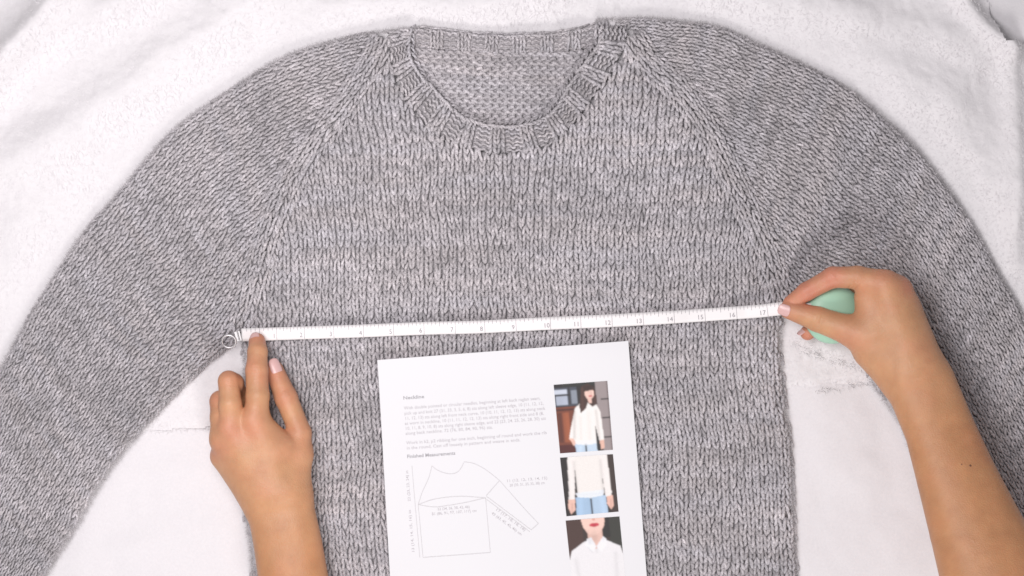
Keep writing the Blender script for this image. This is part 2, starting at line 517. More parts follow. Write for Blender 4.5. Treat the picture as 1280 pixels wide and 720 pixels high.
# --- sleeves
def ruled(Oc, Ic, ncol):
    mid = (Oc + Ic) / 2
    d = np.r_[0, np.cumsum(np.linalg.norm(np.diff(mid, axis=0), axis=1))]
    def f(i, j):
        s = (i + 0.5) / ncol
        a = j * 6.7
        ox = np.interp(a, d, Oc[:, 0]); oy = np.interp(a, d, Oc[:, 1])
        ix = np.interp(a, d, Ic[:, 0]); iy = np.interp(a, d, Ic[:, 1])
        x = ox + (ix - ox) * s; y = oy + (iy - oy) * s
        return (x + 5 * lattice_noise(x, y, 70, 31) + 3.2 * lattice_noise(x, y, 25, 32) + 1.6 * lattice_noise(x, y, 12, 35),
                y + 5 * lattice_noise(x, y, 70, 33) + 3.0 * lattice_noise(x, y, 25, 34) + 1.6 * lattice_noise(x, y, 12, 36))
    return f, int(d[-1] / 6.7)
for (nm, Oc, Ic, ncol, poly, box, seed) in (("sleeve", LOs, LIs, 24, POLY_LS, (-90, 20, 520, 800), 200),
                                            ("sleeve", ROs, RIs, 28, POLY_RS, (760, 10, 1370, 800), 300)):
    part = sheet(nm, lambda x, y, p=poly: inside(p, x, y) & (sample(DS, x, y) > 4.5), hf, sweater, 5.4, box)
    f, nrow = ruled(Oc, Ic, ncol)
    I, J = np.meshgrid(np.arange(-2, ncol + 2), np.arange(1, nrow))
    keep = lambda x, y, p=poly: (inside(p, x, y) & (dRL(x, y) > 15) & (x > -60) & (x < 1345) & (y < 770)
                                 & (dist_pl(SEAMs, x, y) > 2))
    C, V, U, wd, rh, I_, J_ = place(f, I.ravel().astype(float), J.ravel().astype(float), keep)
    acc = []
    add_knit(acc, C, V, U, wd, rh, J_, I_, hf, seed, 0.0, 0.89)
    flush(acc, "sleeve_stitches", part, KS)

# --- raglan decrease bands
for (R, sgn) in ((RAGLs, 1), (RAGRs, -1)):
    pl = resample(R, RH * 0.95)
    T = np.gradient(pl, axis=0); T /= np.linalg.norm(T, axis=1)[:, None]
    Nn = np.stack([-T[:, 1], T[:, 0]], 1)
    acc = []
    for c in (-1.5, -0.5, 0.5, 1.5):
        C = pl + Nn * c * 8.8 + rng.normal(0, 0.5, pl.shape)
        n = len(C)
        tilt = 0.10 * c
        V = T + Nn * tilt; V /= np.linalg.norm(V, axis=1)[:, None]
        U = np.stack([-V[:, 1], V[:, 0]], 1)
        ok = ~inside(POLY_COLLAR, C[:, 0], C[:, 1]) & (sample(DS, C[:, 0], C[:, 1]) > 1)
        add_knit(acc, C[ok], V[ok], U[ok], np.full(ok.sum(), 9.2), np.full(ok.sum(), RH * 0.95), np.arange(n)[ok].astype(float), np.full(ok.sum(), float(c)), hf, 400 + int(14 * c), 0.9)
    flush(acc, "raglan_seam", sweater, KS)

# --- front neckband: two knit, two purl ribs square to the neck edge
collar = sheet("neckband", lambda x, y: inside(POLY_COLLAR, x, y) & (sample(DS, x, y) > 4.5), hf, sweater, 4.2, (470, 20, 800, 210), 3.0)
ncol = 44
Na = resample(NECKs, 1.0); Sa = resample(SEAMs, 1.0)
def col_map(i, j):
    t = (i + 0.5) / ncol
    nx = np.interp(t, np.linspace(0, 1, len(Na)), Na[:, 0]); ny = np.interp(t, np.linspace(0, 1, len(Na)), Na[:, 1])
    sx = np.interp(t, np.linspace(0, 1, len(Sa)), Sa[:, 0]); sy = np.interp(t, np.linspace(0, 1, len(Sa)), Sa[:, 1])
    s = (j + 1.0) / 6.5 + 0.03 * np.sin(i * 1.7)
    return nx + (sx - nx) * s, ny + (sy - ny) * s
I, J = np.meshgrid(np.arange(0, ncol), np.arange(0, 6))
I = I.ravel().astype(float); J = J.ravel().astype(float)
C, V, U, wd, rh, I_, J_ = place(col_map, I, J, lambda x, y: sample(DS, x, y) > 1.8)
knit = (I_.astype(int) % 4) < 2
acc = []
wd = np.clip(wd, 6.5, 12)
add_knit(acc, C[knit], V[knit], U[knit], wd[knit], rh[knit] * 1.0, J_[knit], I_[knit], hf, 500, 0.3)
pk = ~knit
add_purl(acc, C[pk], V[pk], U[pk], wd[pk], rh[pk] * 1.0, J_[pk], I_[pk], hf, 510, 0.2, 0.6)
NSGN = 1.0 if inside(POLY_COLLAR, np.array([639.0]), np.array([158.0]))[0] and True else -1.0
pl = resample(NECKs, 5.6)                         # bound-off chain along the edge
T = np.gradient(pl, axis=0); T /= np.linalg.norm(T, axis=1)[:, None]
Nn = np.stack([-T[:, 1], T[:, 0]], 1)
add_knit(acc, pl + Nn * 2.2 * NSGN, T, Nn, np.full(len(pl), 8.6), np.full(len(pl), 6.6), np.zeros(len(pl)), np.arange(len(pl)).astype(float), hf, 520, 2.0)
flush(acc, "neckband_stitches", collar, KS)

# --- inside of the back, seen through the neck opening
NB = np.vstack([NECKs[4:-4], [(757, 40), (750, 24), (726, 35), (693, 41), (639, 43), (586, 41), (533, 35), (510, 36)]])
backp = sheet("back_panel", lambda x, y: (x > 496) & (x < 766) & (y > 57) & (y < 178), back_height, sweater, 2.3, (496, 57, 766, 178), 3.0, kz(5))
acc = []
RHp = 6.0
def back_map(i, j):
    x = 640 + (i + 0.5 * (np.floor(j + 0.25) % 2)) * 10.2 + 2 * lattice_noise(i * 10, j * 6, 30, 41)
    y = 63 + j * RHp + 2.5 * lattice_noise(i * 10, j * 6, 40, 42) - 0.0004 * (x - 640) ** 2
    return x, y
I, J = np.meshgrid(np.arange(-14, 14), np.arange(1, 18))
C, V, U, wd, rh, I_, J_ = place(back_map, I.ravel().astype(float), J.ravel().astype(float), lambda x, y: (x > 500) & (x < 762))
add_purl(acc, C, V, U, wd, rh * 1.12, J_, I_, back_height, 600)
flush(acc, "back_stitches", backp, kz(5))
backn = sheet("back_neckband", lambda x, y: (x > 514) & (x < 752) & (y > np.interp(x, [505, 533, 586, 639, 693, 726, 755], [35, 37, 43, 45, 43, 37, 28])) & (y < 64), back_height, sweater, 2.0, (512, 24, 752, 66), 2.0, kz(8))
acc = []
def bn_map(i, j):
    x = 640 + (i + 0.5) * 8.6
    top = np.interp(x, [505, 533, 586, 639, 693, 726, 755], [33, 36, 42, 44, 42, 36, 26])
    seam = np.interp(x, [505, 516, 586, 639, 693, 743, 755], [56, 58, 64, 67, 64, 57, 55])
    return x, top + (seam - top) * (j + 0.55) / 4.1
I, J = np.meshgrid(np.arange(-15, 14), np.arange(0, 4))
C, V, U, wd, rh, I_, J_ = place(bn_map, I.ravel().astype(float), J.ravel().astype(float), lambda x, y: x > 0)
knit = ((I_.astype(int) + 40) % 4) < 2
add_knit(acc, C[knit], V[knit], U[knit], wd[knit], rh[knit], J_[knit], I_[knit], back_height, 610, 0.8)
add_purl(acc, C[~knit], V[~knit], U[~knit], wd[~knit], rh[~knit], J_[~knit], I_[~knit], back_height, 620, -0.4, 0.6)
for (off, lf) in ((0.0, 0.4), (24.0, -0.3)):
    xs = np.arange(520, 748, 8.2)
    top = np.interp(xs, [505, 533, 586, 639, 693, 726, 755], [33, 36, 42, 44, 42, 36, 26])
    seam = np.interp(xs, [505, 516, 586, 639, 693, 743, 755], [56, 58, 64, 67, 64, 57, 55])
    Cc = np.stack([xs, top if off == 0 else seam], -1)
    T = np.gradient(Cc, axis=0); T /= np.linalg.norm(T, axis=1)[:, None]
    Nn = np.stack([-T[:, 1], T[:, 0]], 1)
    add_knit(acc, Cc, T, Nn, np.full(len(xs), 6.5), np.full(len(xs), 8.2), np.zeros(len(xs)), np.arange(len(xs)).astype(float), back_height, 630, lf)
flush(acc, "back_neckband_stitches", backn, kz(8))

# --- loose wool fibres
def ribbons(P, D, L, curl, wdt, up, seg=3):
    """P (n,3) roots, D (n,2) heading, returns flat hair strips"""
    n = len(P)
    ts = np.linspace(0, 1, seg + 1)
    ang = np.arctan2(D[:, 1], D[:, 0])[:, None] + curl[:, None] * ts[None]
    st = L[:, None] / seg
    dx = np.cos(ang) * st; dy = np.sin(ang) * st
    X = P[:, 0:1] + np.c_[np.zeros(n), np.cumsum(dx[:, :-1], 1)]
    Y = P[:, 1:2] + np.c_[np.zeros(n), np.cumsum(dy[:, :-1], 1)]
    Z = P[:, 2:3] + up[:, None] * ts[None] * (1.5 - 0.5 * ts[None])
    hw = wdt[:, None] * (1 - 0.75 * ts[None]) / 2
    nx, ny = -np.sin(ang) * hw, np.cos(ang) * hw
    A = np.stack([X + nx, Y + ny, Z], -1); B = np.stack([X - nx, Y - ny, Z], -1)
    V = np.stack([A, B], 2).reshape(-1, 3)
    b = (np.arange(n) * (seg + 1) * 2)[:, None] + (np.arange(seg) * 2)[None]
    F = np.stack([b, b + 1, b + 3, b + 2], -1).reshape(-1, 4)
    return V, F
nh = 42000
hx = rng.uniform(-40, 1330, nh * 2); hy = rng.uniform(15, 740, nh * 2)
ds = sample(DS, hx, hy)
keepm = (ds > 0) & ((rng.random(len(hx)) < 0.45) | (ds < 9))
hx, hy, ds = hx[keepm], hy[keepm], ds[keepm]
z0 = sample(HT, hx, hy) + 1.0
n = len(hx)
a = rng.uniform(0, 2 * math.pi, n)
V_, F_ = ribbons(np.stack([hx, hy, z0], -1), np.stack([np.cos(a), np.sin(a)], -1), rng.uniform(4, 10, n), rng.normal(0, 1.6, n), rng.uniform(0.16, 0.34, n), rng.uniform(0.5, 4.0, n))
g = rng.uniform(0.35, 0.85, n)

roots, heads = [], []
for e in EDGES[:4] + EDGES[5:]:
    pl = resample(np.asarray(e, float), 1.0)
    T = np.gradient(pl, axis=0); T /= np.linalg.norm(T, axis=1)[:, None]
    Nn = np.stack([-T[:, 1], T[:, 0]], 1)
    sg = np.where(sample(DS, *(pl + 4 * Nn).T) > 0, -1.0, 1.0)
    for _ in range(5):
        roots.append(pl - Nn * sg[:, None] * rng.uniform(0.5, 3.5, (len(pl), 1)) + rng.normal(0, 0.6, pl.shape))
        aa = np.arctan2(Nn[:, 1] * sg, Nn[:, 0] * sg) + rng.normal(0, 0.75, len(pl))
        heads.append(np.stack([np.cos(aa), np.sin(aa)], -1))
roots = np.vstack(roots); heads = np.vstack(heads); n = len(roots)
z1 = rng.uniform(0.15, 1.0, n) * np.maximum(sample(HT, roots[:, 0], roots[:, 1]), 3) + 1
V2_, F2_ = ribbons(np.c_[roots, z1], heads, rng.uniform(3.0, 8.0, n), rng.normal(0, 1.3, n), rng.uniform(0.16, 0.32, n), rng.uniform(-0.5, 2.5, n))
g2 = rng.uniform(0.3, 0.75, n)
lp = []
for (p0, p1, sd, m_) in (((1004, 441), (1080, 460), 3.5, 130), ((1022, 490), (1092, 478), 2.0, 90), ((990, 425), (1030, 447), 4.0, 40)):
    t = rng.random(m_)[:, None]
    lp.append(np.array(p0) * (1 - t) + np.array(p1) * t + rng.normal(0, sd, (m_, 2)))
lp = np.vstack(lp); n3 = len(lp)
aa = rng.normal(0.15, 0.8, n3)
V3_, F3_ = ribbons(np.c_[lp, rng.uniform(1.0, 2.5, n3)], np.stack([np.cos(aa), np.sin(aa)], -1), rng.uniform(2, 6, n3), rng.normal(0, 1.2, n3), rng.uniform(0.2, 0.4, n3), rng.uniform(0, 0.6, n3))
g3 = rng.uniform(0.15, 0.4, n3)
F_ = np.vstack([F_, F2_ + len(V_), F3_ + len(V_) + len(V2_)])
V_ = np.vstack([V_, V2_, V3_]); g = np.r_[g, g2, g3]
mesh_np("loose_fibres", W(V_, KS), F_, M_YARN, sweater, True, np.repeat(np.stack([g, g * 0.95, g * 0.97], -1), 8, axis=0), "stuff")

# ------------------------------------------------------------------ towel and sheet underneath
step = 2.6
x = np.arange(-240, 1520, step); y = np.arange(-190, 560, step)
X, Y = np.meshgrid(x, y)
away = smooth(-4, 46, -sample(COV, X, Y)) * 1.0
away = np.where((X < GX0) | (Y < GY0) | (X > 1455), 1, away)
Zt = np.zeros_like(X)
folds = [((-60, 170), (25, 62), (95, -30), 20, 15), ((-40, 235), (90, 160), (330, -10), 34, 10),
         ((20, 60), (120, 20), (260, -40), 30, 8), ((-60, 400), (20, 300), (90, 200), 40, 6),
         ((420, 5), (560, 8), (700, -8), 22, 5), ((900, -10), (1080, 20), (1230, 60), 26, 6),
         ((1080, 60), (1180, 130), (1260, 240), 34, 5), ((1180, -30), (1225, 30), (1262, 62), 13, 10),
         ((1262, 50), (1268, 200), (1262, 330), 14, 6)]
for (p0, p1, p2, ww, a_) in folds:
    pl = spline([p0, p1, p2], 10)
    d = dist_pl(pl, X, Y)
    Zt += 1.7 * a_ * np.exp(-(d / ww) ** 2)
Zt += 9 * lattice_noise(X, Y, 95, 61) + 5 * lattice_noise(X * 0.8 + Y * 0.6, Y * 0.8 - X * 0.6, 40, 62) + 2.2 * lattice_noise(X, Y, 18, 63)
Zt *= away
Zt += (1.5 * lattice_noise(X, Y, 8, 64) + 1.0 * lattice_noise(X, Y, 4.2, 65)) * (0.25 + 0.55 * away)
Zt -= 1.5
# lower hem runs straight across under the sweater; corner folds away top right
hem = 541 - 0.0665 * (X - 175) + 2.0 * lattice_noise(X, Y * 0, 40, 66)
tow_mask = (Y < hem) & ~((X > 1236 + 0.25 * np.clip(Y, -200, 200) + 5 * lattice_noise(X * 0, Y, 12, 68)) & (Y < 52 + 4 * lattice_noise(X, Y * 0, 14, 67)))
Zt -= 2.4 * smooth(14, 0, hem - Y)
n_ = X.shape
idx = np.arange(X.size).reshape(n_)
full = tow_mask[:-1, :-1] & tow_mask[1:, :-1] & tow_mask[:-1, 1:] & tow_mask[1:, 1:]
F = np.stack([idx[:-1, :-1][full], idx[1:, :-1][full], idx[1:, 1:][full], idx[:-1, 1:][full]], -1)
used = np.unique(F); re = np.zeros(X.size, int); re[used] = np.arange(len(used))
towel = mesh_np("towel", W(np.stack([X.ravel(), Y.ravel(), Zt.ravel()], -1)[used]), re[F], M_PLUSH)
towel["label"] = "white plush towel spread under the upper part of the sweater"
towel["category"] = "towel"
ht = lambda a, b: Zt[np.clip(((b + 190) / step).astype(int), 0, n_[0] - 1), np.clip(((a + 240) / step).astype(int), 0, n_[1] - 1)]
nt_ = 90000
px = rng.uniform(-30, 1310, nt_); py = rng.uniform(-20, 545, nt_)
ii = np.clip(((py + 190) / step).astype(int), 0, n_[0] - 1); jj = np.clip(((px + 240) / step).astype(int), 0, n_[1] - 1)
k = tow_mask[ii, jj] & (sample(COV, px, py) < 3)
px, py = px[k], py[k]; n = len(px)
a = rng.normal(2.4, 0.9, n) + 2.5 * lattice_noise(px, py, 60, 70)
V_, F_ = ribbons(np.stack([px, py, ht(px, py) - 0.3], -1), np.stack([np.cos(a), np.sin(a)], -1), rng.uniform(3, 6.5, n), rng.normal(0, 0.9, n), rng.uniform(0.5, 1.0, n), rng.uniform(0.3, 1.1, n), 2)
mesh_np("pile", W(V_), F_, M_PLUSH, towel, True, None, "stuff")

x = np.arange(-330, 1610, 5.0); y = np.arange(-280, 1000, 5.0)
X, Y = np.meshgrid(x, y)
awy = smooth(-2, 40, -sample(DS, X, Y))
Zs = -4.5 + (8 * lattice_noise(X, Y, 120, 71) + 4.5 * lattice_noise(X * .8 + Y * .6, Y * .8 - X * .6, 48, 72) + 1.2 * lattice_noise(X, Y, 15, 73)) * awy - 2.0 * (Y < 470)
Zs += 3.0 * smooth(1190, 1215, X) * smooth(95, 70, Y)
for (p0, p1, ww, a_) in [((150, 600), (300, 575), 16, 1.6), ((60, 700), (290, 660), 20, 1.8), ((1000, 600), (1150, 560), 18, 1.5), ((1010, 700), (1160, 640), 22, 1.6)]:
    Zs += a_ * np.exp(-(dist_pl(np.array([p0, p1], float), X, Y) / ww) ** 2)
idx = np.arange(X.size).reshape(X.shape)
F = np.stack([idx[:-1, :-1], idx[1:, :-1], idx[1:, 1:], idx[:-1, 1:]], -1).reshape(-1, 4)
sh = mesh_np("bed_sheet", W(np.stack([X.ravel(), Y.ravel(), Zs.ravel()], -1)), F, M_SHEET)
sh["label"] = "smooth white cotton sheet showing between the sleeves and the sweater's sides"
sh["category"] = "sheet"

# ------------------------------------------------------------------ paper pattern page
KP = kz(20.0)
TL, TR, BR_, BL_ = map(np.array, ((472.0, 450.0), (785.0, 426.0), (817.0, 832.0), (496.0, 858.0)))
def paper_z(x, y):
    x = np.asarray(x, float); y = np.asarray(y, float)
    return 20.8 + 1.6 * np.exp(-((x - 500) / 60) ** 2 - ((y - 640) / 120) ** 2) + 2.2 * np.exp(-((x - 790) / 40) ** 2 - ((y - 560) / 160) ** 2) + 2.6 * np.exp(-((y - 438) / 26) ** 2) + 0.8 * np.sin(y / 90.0) + 0.9 * np.sin(x / 47.0 + y / 80.0) + 1.6 * lattice_noise(x, y, 55, 95) + 0.5 + 0.012 * np.clip(y - 600, 0, None)
def quad_uv(u, v, c=(TL, TR, BR_, BL_)):
    u = np.asarray(u)[..., None]; v = np.asarray(v)[..., None]
    return (c[0] * (1 - u) + c[1] * u) * (1 - v) + (c[3] * (1 - u) + c[2] * u) * v
def quad_grid(c, nu, nv, zoff):
    u, v = np.meshgrid(np.linspace(0, 1, nu + 1), np.linspace(0, 1, nv + 1))
    P = quad_uv(u, v, c)
    V = np.concatenate([P, (paper_z(P[..., 0], P[..., 1]) + zoff)[..., None]], -1)
    idx = np.arange(u.size).reshape(u.shape)
    F = np.stack([idx[:-1, :-1], idx[1:, :-1], idx[1:, 1:], idx[:-1, 1:]], -1).reshape(-1, 4)
    return V.reshape(-1, 3), F
pattern = thing("pattern_page", "white printed knitting pattern page with sweater diagram and three photos", "paper", tuple(W([[645, 640, 17]], KP)[0]))
v, f = quad_grid((TL, TR, BR_, BL_), 40, 52, 0.0)
pg = mesh_np("page", W(v, KP), f, M_PAPER, pattern)

def text_mesh(s, size, bold=0.0):
    cu = bpy.data.curves.new("t", 'FONT')
    cu.body = s; cu.size = size; cu.offset = bold; cu.resolution_u = 2
    o = bpy.data.objects.new("t", cu)
    COL.objects.link(o)
    me = bpy.data.meshes.new_from_object(o.evaluated_get(bpy.context.evaluated_depsgraph_get()))
    me.calc_loop_triangles()
    V = np.array([q.co[:] for q in me.vertices]).reshape(-1, 3)
    F = np.array([q.vertices[:] for q in me.loop_triangles]).reshape(-1, 3)
    bpy.data.objects.remove(o); bpy.data.curves.remove(cu); bpy.data.meshes.remove(me)
    return V, F
def lay_text(lines, size, zfun, bold=0.0):
    """lines: (string, x, y, angle in degrees clockwise-negative up, target length or None)"""
    Vs, Fs, off = [], [], 0
    for (s, x0, y0, ang, length) in lines:
        V, F = text_mesh(s, size, bold)
        if length:
            V[:, 0] *= length / (V[:, 0].max() - V[:, 0].min())
        a = math.radians(ang)
        X = x0 + V[:, 0] * math.cos(a) + V[:, 1] * math.sin(a)
        Yv = y0 + V[:, 0] * math.sin(a) - V[:, 1] * math.cos(a)
        Vs.append(np.stack([X, Yv, zfun(X, Yv)], -1)); Fs.append(F + off); off += len(V)
    return np.vstack(Vs), np.vstack(Fs)
zi = lambda x, y: paper_z(x, y) + 0.22
A = -4.2
v, f = lay_text([("Neckline", 504, 499.5, A, 26)], 6.0, zi, 0.10)
mesh_np("heading", W(v, KP), f, M_INKD, pattern, False)
v, f = lay_text([("Finished Measurements", 509, 572.5, A, 60)], 6.0, zi, 0.10)
mesh_np("heading", W(v, KP), f, M_INKD, pattern, False)
para = [("With double pointed or circular needles, beginning at left back raglan seam,", 505, 512.0, A, 171),
        ("pick up and knit 27 (31, 33, 3, 5, 6, 8) sts along left sleeve edge, 10 (11, 12, 12,", 505.5, 518.6, A, 174),
        ("11, 12, 13) sts along left front neck curve, 10 (10, 11, 12, 12, 13) sts along neck", 506, 525.0, A, 175),
        ("as worn in neckline, 10 (11, 11, 12, 12, 13) sts along right front side and 8 (8,", 506, 531.2, A, 174),
        ("10, 11, 8, 9, 10, 8) sts along right sleeve edge, and 22 (23, 24, 25, 26, 28, 30) sts", 506.5, 537.4, A, 175),
        ("along back neckline. 72 (76, 80, 84, 90, 96) sts.", 507, 543.6, A, 109),
        ("Work in k2, p2 ribbing for one inch, beginning of round and work the rib", 508, 555.4, A, 176),
        ("in the round. Cast off loosely in pattern and weave in ends.", 508.5, 561.8, A, 142)]
v, f = lay_text(para, 5.6, zi, 0.02)
mesh_np("paragraph", W(v, KP), f, M_INK, pattern, False)

def ribbon(lines, wdt, zfun):
    Vs, Fs, off = [], [], 0
    for pl in lines:
        pl = np.asarray(pl, float)
        T = np.gradient(pl, axis=0); T /= np.linalg.norm(T, axis=1)[:, None] + 1e-9
        Nn = np.stack([-T[:, 1], T[:, 0]], 1) * wdt / 2
        n = len(pl)
        P = np.vstack([pl + Nn, pl - Nn])
        Vs.append(np.c_[P, zfun(P[:, 0], P[:, 1])])
        i = np.arange(n - 1)
        Fs.append(np.stack([i, i + 1, i + 1 + n, i + n], -1) + off); off += 2 * n
    return np.vstack(Vs), np.vstack(Fs)
def seg(*pts): return resample(np.array(pts, float), 6)
lines = [spline([(540, 582), (548, 588), (562, 592), (573, 589), (580, 578)], 6),           # neck
         spline([(580, 577), (592, 579), (606, 586), (618, 595), (625, 601)], 6),           # shoulder
         spline([(625, 601), (640, 618), (656, 636), (673, 654)], 6), seg((673, 654), (664, 662)), seg((664, 662), (608, 620)),
         seg((624, 601), (608, 619)),
         spline([(540, 582), (536, 597), (528, 615), (523, 630)], 6),
         seg((523, 630), (529, 696)), seg((529, 696), (613, 690)), seg((613, 690), (607, 622)),
         spline([(523, 630), (545, 623), (575, 620), (607, 622)], 6), spline([(523, 630), (545, 633), (580, 628), (607, 622)], 6),
         seg((515, 582), (525, 696)), seg((607, 623), (662, 664))]
v, f = ribbon(lines, 0.8, zi)
mesh_np("diagram", W(v, KP), f, M_INKL, pattern, False)
cap = [("32 (34, 36, 38, 42, 46)", 547, 637.5, A, 40), ("81 (86, 91, 97, 107, 117) cm", 540, 643.5, A, 56),
       ("11 (12, 12, 13, 14, 15)", 633, 602.5, A, 50), ("28 (30, 31, 33, 35, 38) cm", 637, 608.0, A, 44),
       ("17 (17, 18, 18, 18)", 619, 637, 36, 44), ("43 (43, 45, 45, 46) cm", 614, 642, 36, 46),
       ("22 (23, 23, 24) in", 513.5, 626, -95, 38), ("13 (14, 14, 15, 16) in", 518.5, 690, -95, 52)]
for c_ in cap:
    v, f = lay_text([c_], 4.8, zi, 0.02)
    mesh_np("caption", W(v, KP), f, M_INK, pattern, False)

def lin(c):
    c = np.asarray(c, float) / 255.0
    return np.where(c <= 0.04045, c / 12.92, ((c + 0.055) / 1.055) ** 2.4)
class Paint:
    def shade(s, cx, cy, rx, ry, k):
        s.a *= (1 + k * np.exp(-((s.u - cx) / rx) ** 2 - ((s.v - cy) / ry) ** 2))[..., None]
    def fold(s, x0, y0, x1, y1, w_, k):
        d = dist_pl(np.array([(x0, y0), (x1, y1)]), s.u, s.v)
        s.a *= (1 + k * np.exp(-(d / w_) ** 2))[..., None]
    def __init__(s, w, h, bg):
        s.u, s.v = np.meshgrid((np.arange(w) + 0.5) / w, (np.arange(h) + 0.5) / h)
        s.a = np.tile(lin(bg), (h, w, 1)).astype(float)
    def poly(s, pts, c): s.a[inside(pts, s.u, s.v)] = lin(c)
    def blob(s, cx, cy, rx, ry, c): s.a[((s.u - cx) / rx) ** 2 + ((s.v - cy) / ry) ** 2 < 1] = lin(c)
    def done(s, k=1):
        a = s.a
        for _ in range(k):
            p = np.pad(a, ((1, 1), (1, 1), (0, 0)), mode='edge')
            a = (p[:-2, 1:-1] + p[2:, 1:-1] + p[1:-1, :-2] + p[1:-1, 2:] + 2 * p[1:-1, 1:-1]) / 6
        r = np.random.default_rng(5).normal(1, 0.018, a.shape[:2])[..., None]
        return np.clip((a * 0.90 + 0.04) * r, 0, 0.86)
R_ = lambda a, b, c, d: [(a, b), (c, b), (c, d), (a, d)]
PW, PH = 84, 108
p1 = Paint(PW, PH, (38, 34, 36))
p1.poly(R_(0, .06, .42, .32), (70, 76, 88)); p1.poly(R_(0, .08, .24, .15), (205, 212, 226)); p1.poly(R_(.02, .18, .24, .31), (176, 184, 200))
p1.poly(R_(.26, .06, .29, .31), (48, 44, 46)); p1.poly(R_(.31, .10, .42, .30), (140, 148, 160)); p1.poly(R_(0, .155, .3, .175), (40, 36, 38))
p1.poly(R_(0, .33, .38, 1), (120, 62, 42)); p1.poly(R_(.0, .36, .38, .385), (74, 34, 26)); p1.poly(R_(.02, .42, .10, .84), (96, 46, 32)); p1.poly(R_(.12, .42, .24, .84), (150, 82, 52))
p1.poly(R_(0, .88, .45, 1), (82, 30, 28)); p1.poly(R_(.16, .0, .76, .05), (44, 46, 44))
p1.poly(R_(.76, 0, 1, 1), (158, 146, 146)); p1.poly(R_(.97, 0, 1, 1), (134, 122, 122))
for yy in (.25, .52, .80): p1.poly(R_(.84, yy, 1, yy + .018), (40, 36, 38))
p1.poly(R_(.70, .80, .82, 1), (36, 34, 36))
p1.poly([(.46, .30), (.60, .25), (.74, .30), (.82, .44), (.85, .84), (.76, .86), (.70, .60), (.70, .86), (.30, .86), (.20, .80), (.26, .62), (.36, .36)], (251, 246, 242))
p1.poly([(.20, .78), (.28, .80), (.34, .88), (.27, .90)], (236, 192, 176)); p1.poly([(.76, .85), (.85, .84), (.84, .96), (.78, .98)], (236, 190, 172))
p1.poly([(.30, .84), (.70, .84), (.70, .90), (.50, .91), (.32, .88)], (246, 248, 252))
p1.poly([(.30, .88), (.49, .90), (.49, 1), (.31, 1)], (196, 216, 236)); p1.poly([(.51, .90), (.70, .89), (.71, 1), (.51, 1)], (204, 222, 240))
p1.poly([(.50, .06), (.62, .02), (.74, .07), (.77, .20), (.78, .32), (.68, .36), (.60, .30), (.56, .38), (.46, .44), (.44, .34), (.48, .18)], (68, 44, 38))
p1.blob(.645, .165, .085, .085, (244, 206, 192)); p1.poly([(.60, .22), (.68, .22), (.68, .30), (.62, .31)], (240, 200, 186))
p1.poly([(.54, .06), (.74, .06), (.74, .12), (.55, .13)], (58, 38, 34)); p1.blob(.66, .205, .03, .012, (206, 70, 84))
for q_ in ((.34, .42, .30, .78, .03, -.25), (.74, .42, .76, .84, .025, -.22), (.44, .5, .42, .8, .03, -.08), (.6, .45, .58, .82, .04, -.07), (.5, .9, .5, 1, .02, -.4), (.52, .1, .5, .4, .03, .5), (.72, .1, .74, .3, .02, .6), (.40, .93, .38, 1, .03, .12)): p1.fold(*q_)
p1.shade(.7, .17, .05, .09, -.15); p1.shade(.2, .6, .05, .3, .3)
p2 = Paint(PW, PH, (44, 36, 34))
p2.poly(R_(.0, .0, .16, 1), (36, 30, 30)); p2.poly(R_(.86, 0, 1, 1), (60, 46, 42))
p2.poly([(.14, 0), (.88, 0), (.90, .66), (.88, .74), (.78, .72), (.74, .20), (.76, .66), (.26, .66), (.26, .20), (.20, .72), (.08, .74), (.10, .60)], (247, 241, 238))
p2.poly([(.26, .0), (.74, .0), (.76, .63), (.26, .63)], (243, 238, 234))
p2.poly([(.22, .62), (.76, .60), (.74, .70), (.50, .73), (.26, .70)], (238, 243, 250))
p2.poly([(.22, .69), (.49, .72), (.49, 1), (.20, 1)], (168, 196, 224)); p2.poly([(.51, .72), (.78, .69), (.80, 1), (.51, 1)], (182, 206, 230))
p2.poly([(.07, .72), (.20, .72), (.19, .90), (.10, .97), (.06, .86)], (238, 194, 178)); p2.poly([(.80, .72), (.92, .70), (.92, .88), (.86, .95), (.79, .84)], (238, 192, 176))
for q_ in ((.25, .1, .25, .62, .03, -.16), (.75, .1, .75, .62, .03, -.16), (.12, .3, .10, .7, .03, -.1), (.5, .74, .5, 1, .025, -.35), (.3, .75, .28, 1, .05, .12), (.7, .75, .72, 1, .05, .1), (.2, .66, .8, .66, .02, -.06), (.14, .8, .12, .95, .015, -.2), (.87, .78, .86, .92, .015, -.2)): p2.fold(*q_)
p3 = Paint(PW, PH, (58, 44, 40))
p3.poly(R_(0, 0, .3, .6), (72, 48, 42)); p3.poly(R_(.78, 0, 1, .5), (52, 52, 46)); p3.poly(R_(.66, 0, .80, .3), (34, 30, 30))
p3.poly([(.0, .60), (.06, .46), (.30, .34), (.50, .30), (.72, .34), (.96, .44), (1, .56), (1, 1), (0, 1)], (240, 238, 240))
p3.poly([(.38, .16), (.66, .16), (.66, .40), (.50, .46), (.38, .38)], (238, 198, 184))
p3.poly([(.28, 0), (.72, 0), (.70, .12), (.62, .22), (.50, .26), (.38, .22), (.31, .12)], (246, 208, 194))
p3.blob(.52, .10, .09, .028, (204, 62, 78)); p3.blob(.515, .02, .03, .015, (222, 164, 150))
p3.poly([(.36, .30), (.44, .28), (.52, .42), (.44, .50), (.32, .40)], (247, 248, 252)); p3.poly([(.66, .28), (.72, .32), (.70, .42), (.60, .50), (.52, .42)], (246, 246, 251))
